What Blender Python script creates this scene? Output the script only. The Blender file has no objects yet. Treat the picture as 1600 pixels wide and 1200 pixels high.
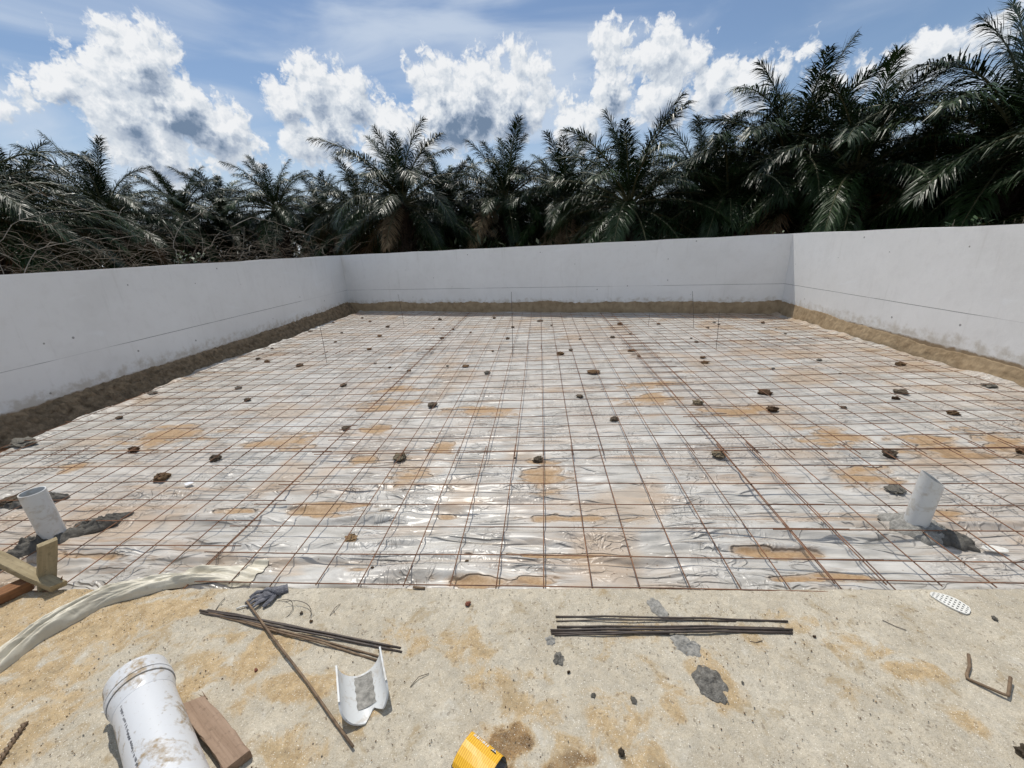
import bpy, bmesh, math, random
import numpy as np
from mathutils import Vector, Matrix, noise as mnoise
sc = bpy.context.scene
COL = sc.collection
random.seed(7); RNG = np.random.default_rng(11)
rad = math.radians

# ------------------------------------------------------------------ camera
CAM_H = 1.367
pitch, roll, yaw = rad(18.96), rad(2.86), rad(4.8)
Fh = Vector((-math.sin(yaw), math.cos(yaw), 0)); R0 = Vector((math.cos(yaw), math.sin(yaw), 0)); Z = Vector((0, 0, 1))
Fw = Fh*math.cos(pitch) - Z*math.sin(pitch); U0 = Fh*math.sin(pitch) + Z*math.cos(pitch)
Rt = R0*math.cos(roll) - U0*math.sin(roll); Up = U0*math.cos(roll) + R0*math.sin(roll)
cd = bpy.data.cameras.new('camera'); cam = bpy.data.objects.new('camera', cd); COL.objects.link(cam)
cam.matrix_world = Matrix(((Rt.x, Up.x, -Fw.x, 0), (Rt.y, Up.y, -Fw.y, 0), (Rt.z, Up.z, -Fw.z, CAM_H), (0, 0, 0, 1)))
cd.sensor_width = 36; cd.lens = 630/1600*36; cd.clip_start = .02; cd.clip_end = 3000
sc.camera = cam

# ------------------------------------------------------------------ sun, exposure
SUN = Vector((-.20, .40, 1)).normalized()
sl = bpy.data.lights.new('sun', 'SUN'); sl.energy = 3.4; sl.angle = rad(.53); sl.color = (1, .95, .87)
so = bpy.data.objects.new('sun', sl); so.rotation_euler = (-SUN).to_track_quat('-Z', 'Y').to_euler(); so.location = (0, 0, 30); COL.objects.link(so)
sc.view_settings.view_transform = 'Standard'; sc.view_settings.look = 'None'
sc.view_settings.exposure = 0.0; sc.view_settings.gamma = 1; sc.view_settings.use_curve_mapping = False
sc.cycles.max_bounces = 4; sc.cycles.diffuse_bounces = 2; sc.cycles.use_adaptive_sampling = True; sc.cycles.adaptive_threshold = .02; sc.cycles.glossy_bounces = 2; sc.cycles.transparent_max_bounces = 8

# ------------------------------------------------------------------ sky with cumulus clouds
CLOUDS = [(-41.51,18.93,1.93),(-44.09,16.06,2.83),(-39.98,17.18,3.43),(-47.0,14.46,2.1),(-38.79,14.41,3.94),(-36.1,12.54,3.4),(-42.88,12.67,3.57),(-41.09,10.48,3.29),(-33.66,10.68,1.69),(-48.35,13.79,1.06),
(-25.71,16.93,2.91),(-28.62,15.34,2.53),(-22.49,16.26,3.16),(-19.24,14.59,2.26),(-25.13,13.19,3.56),(-27.94,12.46,2.67),
(-12.09,18.23,2.6),(-14.22,18.95,1.4),(-7.74,16.1,4.42),(-3.14,15.0,4.02),(0.4,16.64,2.15),(-10.97,14.62,4.15),(-1.78,19.38,2.18),(0.84,18.94,1.29),(-4.76,20.06,1.65),
(8.19,19.66,2.58),(9.03,16.21,3.12),(14.13,18.64,2.87),(17.88,17.17,2.13),(14.73,15.24,3.67),(19.4,14.85,2.78),(23.13,14.52,2.9),(25.68,14.85,1.89),(28.25,16.56,.72),
(37.78,14.42,2.0),(40.31,14.73,1.62),(35.98,13.33,2.09),(32.57,13.66,1.3),(30.48,13.12,1.57),(41.73,15.84,.99),(-50.93,12.41,1.05),(-17.36,12.41,4.18),(4.6,12.93,3.16)]
SKY_STRENGTH = .1
world = bpy.data.worlds.new('World'); sc.world = world; world.use_nodes = True
world.cycles.sampling_method = 'MANUAL'; world.cycles.sample_map_resolution = 512
def build_sky():
    nt = world.node_tree; nt.nodes.clear()
    def mk(tree, typ, **kw):
        n = tree.nodes.new(typ)
        for k, v in kw.items(): setattr(n, k, v)
        return n
    def math_(tree, op, a, b=None, c=None, clamp=False):
        n = mk(tree, 'ShaderNodeMath', operation=op, use_clamp=clamp)
        for i, v in enumerate((a, b, c)):
            if v is None: continue
            if isinstance(v, (int, float)): n.inputs[i].default_value = v
            else: tree.links.new(v, n.inputs[i])
        return n.outputs[0]
    # --- group: cloud density at direction (az, el in degrees)
    def group(fine, gname):
     g = bpy.data.node_groups.new(gname, 'ShaderNodeTree')
     g.interface.new_socket('P', in_out='INPUT', socket_type='NodeSocketVector')
     g.interface.new_socket('D', in_out='OUTPUT', socket_type='NodeSocketFloat'); g.interface.new_socket('M', in_out='OUTPUT', socket_type='NodeSocketFloat')
     gi = g.nodes.new('NodeGroupInput'); go = g.nodes.new('NodeGroupOutput')
     P = gi.outputs[0]
     wn = mk(g, 'ShaderNodeTexNoise', noise_dimensions='2D'); wn.inputs['Scale'].default_value = .28; wn.inputs['Detail'].default_value = 5; wn.inputs['Roughness'].default_value = .55
     g.links.new(P, wn.inputs['Vector'])
     sub = mk(g, 'ShaderNodeVectorMath', operation='SUBTRACT'); g.links.new(wn.outputs['Color'], sub.inputs[0]); sub.inputs[1].default_value = (.5, .5, .5)
     scl = mk(g, 'ShaderNodeVectorMath', operation='MULTIPLY'); g.links.new(sub.outputs[0], scl.inputs[0]); scl.inputs[1].default_value = (1.9, 1.5, 0)
     add = mk(g, 'ShaderNodeVectorMath', operation='ADD'); g.links.new(P, add.inputs[0]); g.links.new(scl.outputs[0], add.inputs[1])
     W = add.outputs[0]
     F = None
     for (a, e, r) in CLOUDS:
         d = mk(g, 'ShaderNodeVectorMath', operation='DISTANCE'); g.links.new(W, d.inputs[0]); d.inputs[1].default_value = (a, e, 0)
         f = math_(g, 'MULTIPLY_ADD', d.outputs['Value'], -1.0, r*1.04)      # degrees inside the puff
         F = f if F is None else math_(g, 'SMOOTH_MAX', F, f, .9)
     # cumulus beyond the frame: same weather all round
     sep = mk(g, 'ShaderNodeSeparateXYZ'); g.links.new(P, sep.inputs[0])
     gn = mk(g, 'ShaderNodeTexNoise', noise_dimensions='2D'); gn.inputs['Scale'].default_value = .07; gn.inputs['Detail'].default_value = 4
     g.links.new(P, gn.inputs['Vector'])
     gen = math_(g, 'MULTIPLY_ADD', gn.outputs['Fac'], 22.0, -12.4)
     azm = math_(g, 'SUBTRACT', math_(g, 'ABSOLUTE', sep.outputs[0]), 54.0)
     elm = math_(g, 'MULTIPLY', math_(g, 'SUBTRACT', sep.outputs[1], 30.0), 1.0)
     out_m = math_(g, 'MAXIMUM', azm, elm)
     gen = math_(g, 'MINIMUM', gen, math_(g, 'MULTIPLY', out_m, .6))
     F = math_(g, 'MAXIMUM', F, gen)
     # billows
     # cauliflower lobes: round bumps at falling sizes, their cells warped a little
     w2 = mk(g, 'ShaderNodeTexNoise', noise_dimensions='2D'); w2.inputs['Scale'].default_value = 1.1; w2.inputs['Detail'].default_value = 4; w2.inputs['Roughness'].default_value = .55
     g.links.new(P, w2.inputs['Vector'])
     s2 = mk(g, 'ShaderNodeVectorMath', operation='SUBTRACT'); g.links.new(w2.outputs['Color'], s2.inputs[0]); s2.inputs[1].default_value = (.5, .5, .5)
     m2_ = mk(g, 'ShaderNodeVectorMath', operation='MULTIPLY_ADD'); g.links.new(s2.outputs[0], m2_.inputs[0]); m2_.inputs[1].default_value = (1.9, 1.5, 0); g.links.new(W, m2_.inputs[2])
     def lobes(acc, lst):
         for sc_, a_ in lst:
             vv = mk(g, 'ShaderNodeTexVoronoi', voronoi_dimensions='2D', feature='SMOOTH_F1'); vv.inputs['Scale'].default_value = sc_; vv.inputs['Smoothness'].default_value = .25
             g.links.new(m2_.outputs[0], vv.inputs['Vector']); acc = math_(g, 'ADD', acc, math_(g, 'MULTIPLY_ADD', vv.outputs['Distance'], -a_, a_*.42))
         return acc
     M = lobes(F, [(.36, 2.2), (.85, 1.25), (1.9, .6)])
     g.links.new(M, go.inputs[1])
     if fine:
         M = lobes(M, [(4.2, .32)])
         b1 = mk(g, 'ShaderNodeTexNoise', noise_dimensions='2D'); b1.inputs['Scale'].default_value = 2.4; b1.inputs['Detail'].default_value = 6; b1.inputs['Roughness'].default_value = .6
         g.links.new(P, b1.inputs['Vector']); M = math_(g, 'ADD', M, math_(g, 'MULTIPLY_ADD', b1.outputs['Fac'], .55, -.27))
     g.links.new(M, go.inputs[0])
     return g
    g_edge = group(True, 'cloud_edge'); g_mass = group(False, 'cloud_mass')

    tc = mk(nt, 'ShaderNodeTexCoord'); s = mk(nt, 'ShaderNodeSeparateXYZ'); nt.links.new(tc.outputs['Generated'], s.inputs[0])
    az = math_(nt, 'MULTIPLY', math_(nt, 'ARCTAN2', s.outputs[0], s.outputs[1]), 180/math.pi)
    el = math_(nt, 'MULTIPLY', math_(nt, 'ARCSINE', math_(nt, 'MINIMUM', math_(nt, 'MAXIMUM', s.outputs[2], -1.0), 1.0)), 180/math.pi)
    cmb = mk(nt, 'ShaderNodeCombineXYZ'); nt.links.new(az, cmb.inputs[0]); nt.links.new(el, cmb.inputs[1])
    P = cmb.outputs[0]
    def dens(off, g):
        n = nt.nodes.new('ShaderNodeGroup'); n.node_tree = g
        a = mk(nt, 'ShaderNodeVectorMath', operation='ADD'); nt.links.new(P, a.inputs[0]); a.inputs[1].default_value = off
        nt.links.new(a.outputs[0], n.inputs[0]); return n.outputs
    D, Dm = dens((0, 0, 0), g_edge); D2 = dens((-.3, .75, 0), g_mass)[0]; D3 = dens((-.7, 2.1, 0), g_mass)[0]
    mr = mk(nt, 'ShaderNodeMapRange', interpolation_type='SMOOTHSTEP'); nt.links.new(D, mr.inputs[0]); mr.inputs[1].default_value = -.25; mr.inputs[2].default_value = .95
    alpha = mr.outputs[0]
    L = math_(nt, 'MULTIPLY', math_(nt, 'SUBTRACT', Dm, D2), .24)                      # lit from above: density falls towards the sun
    deep = mk(nt, 'ShaderNodeMapRange', interpolation_type='SMOOTHSTEP'); nt.links.new(D3, deep.inputs[0]); deep.inputs[1].default_value = .4; deep.inputs[2].default_value = 4.6
    thick = mk(nt, 'ShaderNodeMapRange', interpolation_type='SMOOTHSTEP'); nt.links.new(Dm, thick.inputs[0]); thick.inputs[1].default_value = .3; thick.inputs[2].default_value = 2.6
    shade = math_(nt, 'MULTIPLY', deep.outputs[0], thick.outputs[0])
    lit = math_(nt, 'ADD', math_(nt, 'ADD', L, .80), math_(nt, 'MULTIPLY', shade, -.85), clamp=True)
    cr = mk(nt, 'ShaderNodeValToRGB'); nt.links.new(lit, cr.inputs[0])
    e = cr.color_ramp.elements; e[0].position = 0; e[0].color = (.17, .24, .35, 1); e[1].position = 1; e[1].color = (.87, .885, .905, 1)
    x = e.new(.35); x.color = (.37, .44, .55, 1); x = e.new(.72); x.color = (.66, .71, .77, 1)
    # thin veil of cirrus and haze
    mp = mk(nt, 'ShaderNodeMapping'); mp.inputs['Scale'].default_value = (.035, .16, 1); mp.inputs['Rotation'].default_value = (0, 0, .12); nt.links.new(P, mp.inputs[0])
    ci = mk(nt, 'ShaderNodeTexNoise', noise_dimensions='2D'); ci.inputs['Scale'].default_value = 1.0; ci.inputs['Detail'].default_value = 6; ci.inputs['Distortion'].default_value = .6
    nt.links.new(mp.outputs[0], ci.inputs['Vector'])
    cim = mk(nt, 'ShaderNodeMapRange', interpolation_type='SMOOTHSTEP'); nt.links.new(ci.outputs['Fac'], cim.inputs[0]); cim.inputs[1].default_value = .34; cim.inputs[2].default_value = .72; cim.inputs[4].default_value = .72
    hz = mk(nt, 'ShaderNodeMapRange', interpolation_type='SMOOTHSTEP'); nt.links.new(el, hz.inputs[0]); hz.inputs[1].default_value = 1; hz.inputs[2].default_value = 16; hz.inputs[3].default_value = .8; hz.inputs[4].default_value = 0
    veil = math_(nt, 'MAXIMUM', cim.outputs[0], hz.outputs[0])
    sky = mk(nt, 'ShaderNodeTexSky', sky_type='NISHITA', sun_disc=False)
    sky.sun_elevation = math.asin(SUN.z); sky.sun_rotation = math.atan2(SUN.x, SUN.y); sky.altitude = 30; sky.air_density = 1.0; sky.dust_density = .3; sky.ozone_density = 1.7
    sks = mk(nt, 'ShaderNodeVectorMath', operation='SCALE'); nt.links.new(sky.outputs[0], sks.inputs[0]); sks.inputs['Scale'].default_value = SKY_STRENGTH
    m1 = mk(nt, 'ShaderNodeMix', data_type='RGBA'); nt.links.new(veil, m1.inputs[0]); nt.links.new(sks.outputs[0], m1.inputs[6]); m1.inputs[7].default_value = (.63, .71, .82, 1)
    m2 = mk(nt, 'ShaderNodeMix', data_type='RGBA'); nt.links.new(alpha, m2.inputs[0]); nt.links.new(m1.outputs[2], m2.inputs[6]); nt.links.new(cr.outputs[0], m2.inputs[7])
    # Background strength stays at the sky's; the cloud colours are divided by it
    inv = mk(nt, 'ShaderNodeVectorMath', operation='SCALE'); nt.links.new(m2.outputs[2], inv.inputs[0]); inv.inputs['Scale'].default_value = 1/SKY_STRENGTH
    bg = mk(nt, 'ShaderNodeBackground'); nt.links.new(inv.outputs[0], bg.inputs[0]); bg.inputs[1].default_value = SKY_STRENGTH
    out = mk(nt, 'ShaderNodeOutputWorld'); nt.links.new(bg.outputs[0], out.inputs[0])
build_sky()

# ------------------------------------------------------------------ helpers
def tag(o, label=None, cat=None, group=None, kind=None):
    if label: o['label'] = label
    if cat: o['category'] = cat
    if group: o['group'] = group
    if kind: o['kind'] = kind
    return o
def link(name, me, parent=None, loc=(0, 0, 0)):
    o = bpy.data.objects.new(name, me); COL.objects.link(o); o.location = loc
    if parent is not None: o.parent = parent
    return o
def empty(name, loc, rz=0):
    o = bpy.data.objects.new(name, None); COL.objects.link(o); o.location = loc; o.rotation_euler = (0, 0, rz); o.empty_display_size = .05
    return o
def mesh(name, verts, faces, mats=(), smooth=True, fm=None):
    me = bpy.data.meshes.new(name); me.from_pydata([tuple(v) for v in verts], [], [tuple(f) for f in faces])
    for m in mats: me.materials.append(m)
    if smooth: me.polygons.foreach_set('use_smooth', [True]*len(me.polygons))
    if fm is not None: me.polygons.foreach_set('material_index', fm)
    me.update(); return me
def grid_mesh(name, X, Y, Zv, mat, attrs=None):
    n, m = X.shape
    me = bpy.data.meshes.new(name); nv = n*m
    co = np.stack([X, Y, Zv], -1).reshape(-1).astype(np.float32)
    i = np.arange(n*m).reshape(n, m)
    q = np.stack([i[:-1, :-1], i[:-1, 1:], i[1:, 1:], i[1:, :-1]], -1).reshape(-1)
    nf = (n-1)*(m-1)
    me.vertices.add(nv); me.vertices.foreach_set('co', co)
    me.loops.add(nf*4); me.loops.foreach_set('vertex_index', q.astype(np.int32))
    me.polygons.add(nf); me.polygons.foreach_set('loop_start', np.arange(0, nf*4, 4, dtype=np.int32)); me.polygons.foreach_set('loop_total', np.full(nf, 4, np.int32))
    me.polygons.foreach_set('use_smooth', np.ones(nf, bool))
    me.materials.append(mat); me.update(calc_edges=True); me.validate()
    for k, a in (attrs or {}).items():
        at = me.attributes.new(k, 'FLOAT', 'POINT'); at.data.foreach_set('value', a.reshape(-1).astype(np.float32))
    return me
class MB:
    def __init__(s): s.v = []; s.f = []; s.m = []
    def add(s, v, f, m=0):
        o = len(s.v); s.v += [tuple(x) for x in v]; s.f += [tuple(i+o for i in q) for q in f]; s.m += [m]*len(f)
    def tube(s, pts, r, n=6, m=0, caps=True, r2=None):
        pts = [Vector(p) for p in pts]; k = len(pts); rings = []
        rr = r if isinstance(r, (list, tuple)) else [r + ((r2 if r2 is not None else r)-r)*i/(k-1) for i in range(k)]
        up = None
        for i, p in enumerate(pts):
            t = (pts[min(i+1, k-1)]-pts[max(i-1, 0)]).normalized()
            if up is None:
                up = Vector((0, 0, 1)) if abs(t.z) < .9 else Vector((1, 0, 0))
            a = t.cross(up).normalized(); b = a.cross(t); up = b
            rings.append([p + (a*math.cos(2*math.pi*j/n)+b*math.sin(2*math.pi*j/n))*rr[i] for j in range(n)])
        v = [q for R in rings for q in R]; f = []
        for i in range(k-1):
            for j in range(n):
                f.append((i*n+j, i*n+(j+1) % n, (i+1)*n+(j+1) % n, (i+1)*n+j))
        if caps: f.append(tuple(range(n))[::-1]); f.append(tuple((k-1)*n+j for j in range(n)))
        s.add(v, f, m)
    def box(s, c, sx, sy, sz, M=None, m=0, jit=0):
        v = []
        for x in (-1, 1):
            for y in (-1, 1):
                for z in (-1, 1):
                    p = Vector((x*sx/2+random.uniform(-jit, jit), y*sy/2+random.uniform(-jit, jit), z*sz/2+random.uniform(-jit, jit)))
                    if M: p = M @ p
                    v.append(p+Vector(c))
        s.add(v, [(0, 1, 3, 2), (4, 6, 7, 5), (0, 4, 5, 1), (2, 3, 7, 6), (0, 2, 6, 4), (1, 5, 7, 3)], m)
    def build(s, name, mats, parent=None, smooth=False, loc=(0, 0, 0)):
        if not isinstance(mats, (list, tuple)): mats = [mats]
        return link(name, mesh(name, s.v, s.f, mats, smooth, s.m), parent, loc)
# vectorised gradient noise
_perm = np.random.default_rng(5).permutation(512)
def pnoise(x, y, seed=0):
    xi = np.floor(x).astype(int); yi = np.floor(y).astype(int); xf = x-xi; yf = y-yi
    def gr(ix, iy, dx, dy):
        h = _perm[(_perm[(ix+seed*37) & 511]+iy) & 511]*(2*math.pi/512)
        return np.cos(h)*dx+np.sin(h)*dy
    u = xf*xf*xf*(xf*(xf*6-15)+10); v = yf*yf*yf*(yf*(yf*6-15)+10)
    a = gr(xi, yi, xf, yf); b = gr(xi+1, yi, xf-1, yf); c = gr(xi, yi+1, xf, yf-1); d = gr(xi+1, yi+1, xf-1, yf-1)
    return ((a*(1-u)+b*u)*(1-v)+(c*(1-u)+d*u)*v)*1.4
def fbm(x, y, oct=4, seed=0, gain=.5):
    s = 0; a = 1
    for o in range(oct): s = s+a*pnoise(x*2**o, y*2**o, seed+o); a *= gain
    return s
def ridged(x, y, oct=3, seed=0):
    s = 0; a = 1
    for o in range(oct): s = s+a*(1-2*np.abs(pnoise(x*2**o, y*2**o, seed+o))); a *= .5
    return s
def sstep(a, b, x):
    t = np.clip((x-a)/(b-a), 0, 1); return t*t*(3-2*t)

# ------------------------------------------------------------------ materials
def material(name, build):
    m = bpy.data.materials.new(name); m.use_nodes = True; nt = m.node_tree; b = nt.nodes['Principled BSDF']
    build(nt, b); return m
def N(nt, typ, **kw):
    n = nt.nodes.new(typ)
    for k, v in kw.items():
        if k in n.bl_rna.properties: setattr(n, k, v)
        else:
            n.inputs[k.replace('_', ' ')].default_value = v
    return n
def coords(nt, kind='Object'): return N(nt, 'ShaderNodeTexCoord').outputs[kind]
def noise(nt, vec, scale, detail=4, rough=.5, dist=0):
    n = N(nt, 'ShaderNodeTexNoise'); n.inputs['Scale'].default_value = scale; n.inputs['Detail'].default_value = detail; n.inputs['Roughness'].default_value = rough; n.inputs['Distortion'].default_value = dist
    nt.links.new(vec, n.inputs['Vector']); return n.outputs['Fac']
def ramp(nt, fac, stops):
    r = N(nt, 'ShaderNodeValToRGB'); nt.links.new(fac, r.inputs[0]); e = r.color_ramp.elements
    for i, (p, c) in enumerate(stops):
        x = e[i] if i < 2 else e.new(p)
        x.position = p; x.color = (*c, 1) if len(c) == 3 else c
    return r.outputs[0]
def mrange(nt, v, a, b, c=0, d=1, smooth=True):
    r = N(nt, 'ShaderNodeMapRange'); r.interpolation_type = 'SMOOTHSTEP' if smooth else 'LINEAR'
    nt.links.new(v, r.inputs[0])
    for i, x in enumerate((a, b, c, d)): r.inputs[i+1].default_value = x
    return r.outputs[0]
def mix(nt, fac, a, b):
    m = N(nt, 'ShaderNodeMix', data_type='RGBA')
    for i, v in ((0, fac), (6, a), (7, b)):
        if isinstance(v, (int, float)): m.inputs[i].default_value = v
        elif isinstance(v, tuple): m.inputs[i].default_value = (*v, 1)
        else: nt.links.new(v, m.inputs[i])
    return m.outputs[2]
def mth(nt, op, a, b=0., clamp=False):
    n = N(nt, 'ShaderNodeMath', operation=op); n.use_clamp = clamp
    for i, v in enumerate((a, b)):
        if isinstance(v, (int, float)): n.inputs[i].default_value = v
        else: nt.links.new(v, n.inputs[i])
    return n.outputs[0]
def attr(nt, name): return N(nt, 'ShaderNodeAttribute', attribute_name=name).outputs['Fac']
def bump(nt, b, h, strength=.5, dist=.01, prev=None):
    n = N(nt, 'ShaderNodeBump'); n.inputs['Strength'].default_value = strength; n.inputs['Distance'].default_value = dist
    nt.links.new(h, n.inputs['Height'])
    if prev is not None: nt.links.new(prev, n.inputs['Normal'])
    if b is not None: nt.links.new(n.outputs[0], b.inputs['Normal'])
    return n.outputs[0]
def setc(nt, b, c): nt.links.new(c, b.inputs['Base Color'])
def mottled(name, c1, c2, scale=20, rough=.85, bstr=.6, bdist=.004, spec=.3, c3=None, detail=6):
    def f(nt, b):
        v = coords(nt); n1 = noise(nt, v, scale, detail, .6)
        st = [(.3, c1), (.7, c2)]
        if c3: st.append((.88, c3))
        setc(nt, b, ramp(nt, n1, st)); b.inputs['Roughness'].default_value = rough; b.inputs['Specular IOR Level'].default_value = spec
        bump(nt, b, noise(nt, v, scale*3, 6, .65), bstr, bdist)
    return material(name, f)

def m_slab(nt, b):
    v = coords(nt)
    sand = attr(nt, 'sand'); brown = attr(nt, 'brown')
    n1 = noise(nt, v, 5, 6, .6, .4); n2 = noise(nt, v, 34, 6, .7); n3 = noise(nt, v, 150, 3, .6); n5 = noise(nt, v, 11, 9, .68, .5)
    conc = ramp(nt, n1, [(.3, (.42, .365, .275)), (.52, (.52, .46, .355)), (.72, (.585, .53, .425))])
    conc = mix(nt, mrange(nt, n2, .35, .65, 0, .6), conc, (.35, .32, .26))
    sc_ = mix(nt, mrange(nt, n2, .3, .7), (.33, .22, .10), (.55, .405, .225))
    c = mix(nt, mrange(nt, mth(nt, 'ADD', sand, mth(nt, 'MULTIPLY', mth(nt, 'SUBTRACT', n5, .5), 3.2)), .22, .85, 0, .9), conc, sc_)
    br = mix(nt, mrange(nt, n2, .3, .7), (.11, .06, .025), (.33, .205, .09))
    c = mix(nt, mrange(nt, mth(nt, 'ADD', brown, mth(nt, 'MULTIPLY', mth(nt, 'SUBTRACT', n5, .5), 3.0)), .5, 1.0, 0, .95), c, br)
    c = mix(nt, mrange(nt, n3, .48, .70, 0, .36), c, (.25, .205, .14))
    n4 = noise(nt, v, 420, 2, .5); c = mix(nt, mrange(nt, n4, .56, .70, 0, .38), c, (.17, .135, .09)); c = mix(nt, mrange(nt, n4, .44, .32, 0, .35), c, (.74, .70, .60))
    c = mix(nt, mrange(nt, n5, .52, .66, 0, .5), c, (.30, .245, .16)); c = mix(nt, mrange(nt, n5, .42, .30, 0, .4), c, (.58, .555, .49))
    vo = N(nt, 'ShaderNodeTexVoronoi'); vo.inputs['Scale'].default_value = 85; dv = N(nt, 'ShaderNodeMix', data_type='VECTOR'); dv.inputs[0].default_value = .012; nz = N(nt, 'ShaderNodeTexNoise'); nz.inputs['Scale'].default_value = 120; nt.links.new(v, nz.inputs['Vector']); nt.links.new(v, dv.inputs[4]); nt.links.new(nz.outputs['Color'], dv.inputs[5]); nt.links.new(dv.outputs[1], vo.inputs['Vector'])
    sep = N(nt, 'ShaderNodeSeparateColor'); nt.links.new(vo.outputs['Color'], sep.inputs[0])
    size = mth(nt, 'MULTIPLY', mth(nt, 'POWER', sep.outputs[0], 2.), .42)
    dot = mth(nt, 'MULTIPLY', mth(nt, 'LESS_THAN', vo.outputs['Distance'], size), mth(nt, 'GREATER_THAN', sep.outputs[1], mrange(nt, n5, .35, .65, .85, .35)))
    c = mix(nt, mth(nt, 'MULTIPLY', dot, .45), c, (.15, .11, .075))
    vw = N(nt, 'ShaderNodeTexVoronoi'); vw.inputs['Scale'].default_value = 210; nt.links.new(v, vw.inputs['Vector'])
    sw = N(nt, 'ShaderNodeSeparateColor'); nt.links.new(vw.outputs['Color'], sw.inputs[0])
    wd = mth(nt, 'MULTIPLY', mth(nt, 'LESS_THAN', vw.outputs['Distance'], .3), mth(nt, 'GREATER_THAN', sw.outputs[1], .88))
    c = mix(nt, mth(nt, 'MULTIPLY', wd, .7), c, (.8, .76, .66))
    setc(nt, b, c); b.inputs['Roughness'].default_value = .9; b.inputs['Specular IOR Level'].default_value = .2
    h = mth(nt, 'ADD', mth(nt, 'MULTIPLY', n2, .8), mth(nt, 'ADD', mth(nt, 'MULTIPLY', n3, .6), mth(nt, 'MULTIPLY', dot, .5)))
    bump(nt, b, h, .9, .005)
M_SLAB = material('slab', m_slab)

def m_sheet(nt, b):
    v = coords(nt); mud = attr(nt, 'mud'); silt = attr(nt, 'silt')
    mp = N(nt, 'ShaderNodeMapping'); mp.inputs['Scale'].default_value = (1, 3.0, 1); nt.links.new(v, mp.inputs[0])
    n1 = noise(nt, mp.outputs[0], 3.2, 6, .6, .8); n2 = noise(nt, v, 60, 5, .65); n0 = noise(nt, v, .9, 4, .55)
    pl = ramp(nt, n1, [(.3, (.37, .352, .315)), (.5, (.495, .475, .435)), (.72, (.60, .585, .55))])
    pl = mix(nt, mrange(nt, n0, .42, .68, 0, .55), pl, (.46, .39, .325))
    film = mix(nt, n2, (.40, .28, .175), (.48, .37, .26))
    c = mix(nt, mrange(nt, mth(nt, 'ADD', silt, mth(nt, 'MULTIPLY', n1, .5)), .55, 1.15, 0, .75), pl, film)
    md = mix(nt, mrange(nt, n2, .35, .65), (.29, .172, .075), (.40, .265, .14))
    mm = mrange(nt, mth(nt, 'ADD', mud, mth(nt, 'MULTIPLY', mth(nt, 'SUBTRACT', n1, .5), 1.0)), .34, .92, 0, .92)
    c = mix(nt, mrange(nt, mth(nt, 'ADD', mud, mth(nt, 'MULTIPLY', mth(nt, 'SUBTRACT', n1, .5), .6)), .05, .5, 0, .7), c, film)
    c = mix(nt, mm, c, md)
    vo = N(nt, 'ShaderNodeTexVoronoi'); vo.inputs['Scale'].default_value = 38; nt.links.new(v, vo.inputs['Vector'])
    sp = N(nt, 'ShaderNodeSeparateColor'); nt.links.new(vo.outputs['Color'], sp.inputs[0])
    dot = mth(nt, 'MULTIPLY', mth(nt, 'LESS_THAN', vo.outputs['Distance'], .16), mth(nt, 'GREATER_THAN', sp.outputs[1], .8))
    c = mix(nt, mth(nt, 'MULTIPLY', dot, .6), c, (.2, .13, .08))
    ms = N(nt, 'ShaderNodeMapping'); ms.inputs['Scale'].default_value = (.8, 9, 1); nt.links.new(v, ms.inputs[0])
    sk = mth(nt, 'MULTIPLY', mrange(nt, mth(nt, 'ABSOLUTE', mth(nt, 'SUBTRACT', noise(nt, ms.outputs[0], 1, 4, .6, .8), .5)), 0, .03, 1, 0), mrange(nt, noise(nt, v, 1.3, 4, .6), .45, .62))
    c = mix(nt, mth(nt, 'MULTIPLY', sk, .6), c, (.20, .13, .08))  # thin dirt streaks, also painting in the shade of long pleats
    c = mix(nt, mrange(nt, noise(nt, ms.outputs[0], .7, 6, .65, .5), .52, .70, 0, .6), c, (.40, .25, .13))
    setc(nt, b, c)
    r = mth(nt, 'ADD', mth(nt, 'MULTIPLY', mm, .25), mrange(nt, n1, .3, .7, .28, .44)); nt.links.new(r, b.inputs['Roughness'])
    b.inputs['Specular IOR Level'].default_value = .5
    # thin film: soft drapery with sparse sharp creases, mostly running across
    def mapped(sx, sy, rz):
        m_ = N(nt, 'ShaderNodeMapping'); m_.inputs['Scale'].default_value = (sx, sy, 1); m_.inputs['Rotation'].default_value = (0, 0, rz); nt.links.new(v, m_.inputs[0]); return m_.outputs[0]
    def crease(vec, s, d, wd, det=2):
        return mrange(nt, mth(nt, 'ABSOLUTE', mth(nt, 'SUBTRACT', noise(nt, vec, s, det, .5, d), .5)), 0, wd, 1, 0)
    soft = noise(nt, mapped(2, 10, .05), 1, 2, .5, .8)
    c1 = mth(nt, 'MULTIPLY', crease(mapped(1.3, 7, .05), 1, .7, .045), mrange(nt, noise(nt, v, 2.3, 2), .42, .6))
    c2 = mth(nt, 'MULTIPLY', crease(mapped(6, 15, -.25), 1, .9, .06), mrange(nt, noise(nt, v, 3.1, 2), .45, .62))
    c3 = mth(nt, 'MULTIPLY', crease(mapped(13, 9, .6), 1, .8, .07), mrange(nt, noise(nt, v, 1.7, 2), .48, .64))
    h = mth(nt, 'ADD', mth(nt, 'MULTIPLY', soft, .9), mth(nt, 'ADD', mth(nt, 'MULTIPLY', c1, .55), mth(nt, 'ADD', mth(nt, 'MULTIPLY', c2, .30), mth(nt, 'MULTIPLY', c3, .22))))
    h = mth(nt, 'MULTIPLY', h, mrange(nt, mud, .3, .55, 1, .15))
    bump(nt, b, h, 1.0, .024)
M_SHEET = material('polythene', m_sheet)

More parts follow.
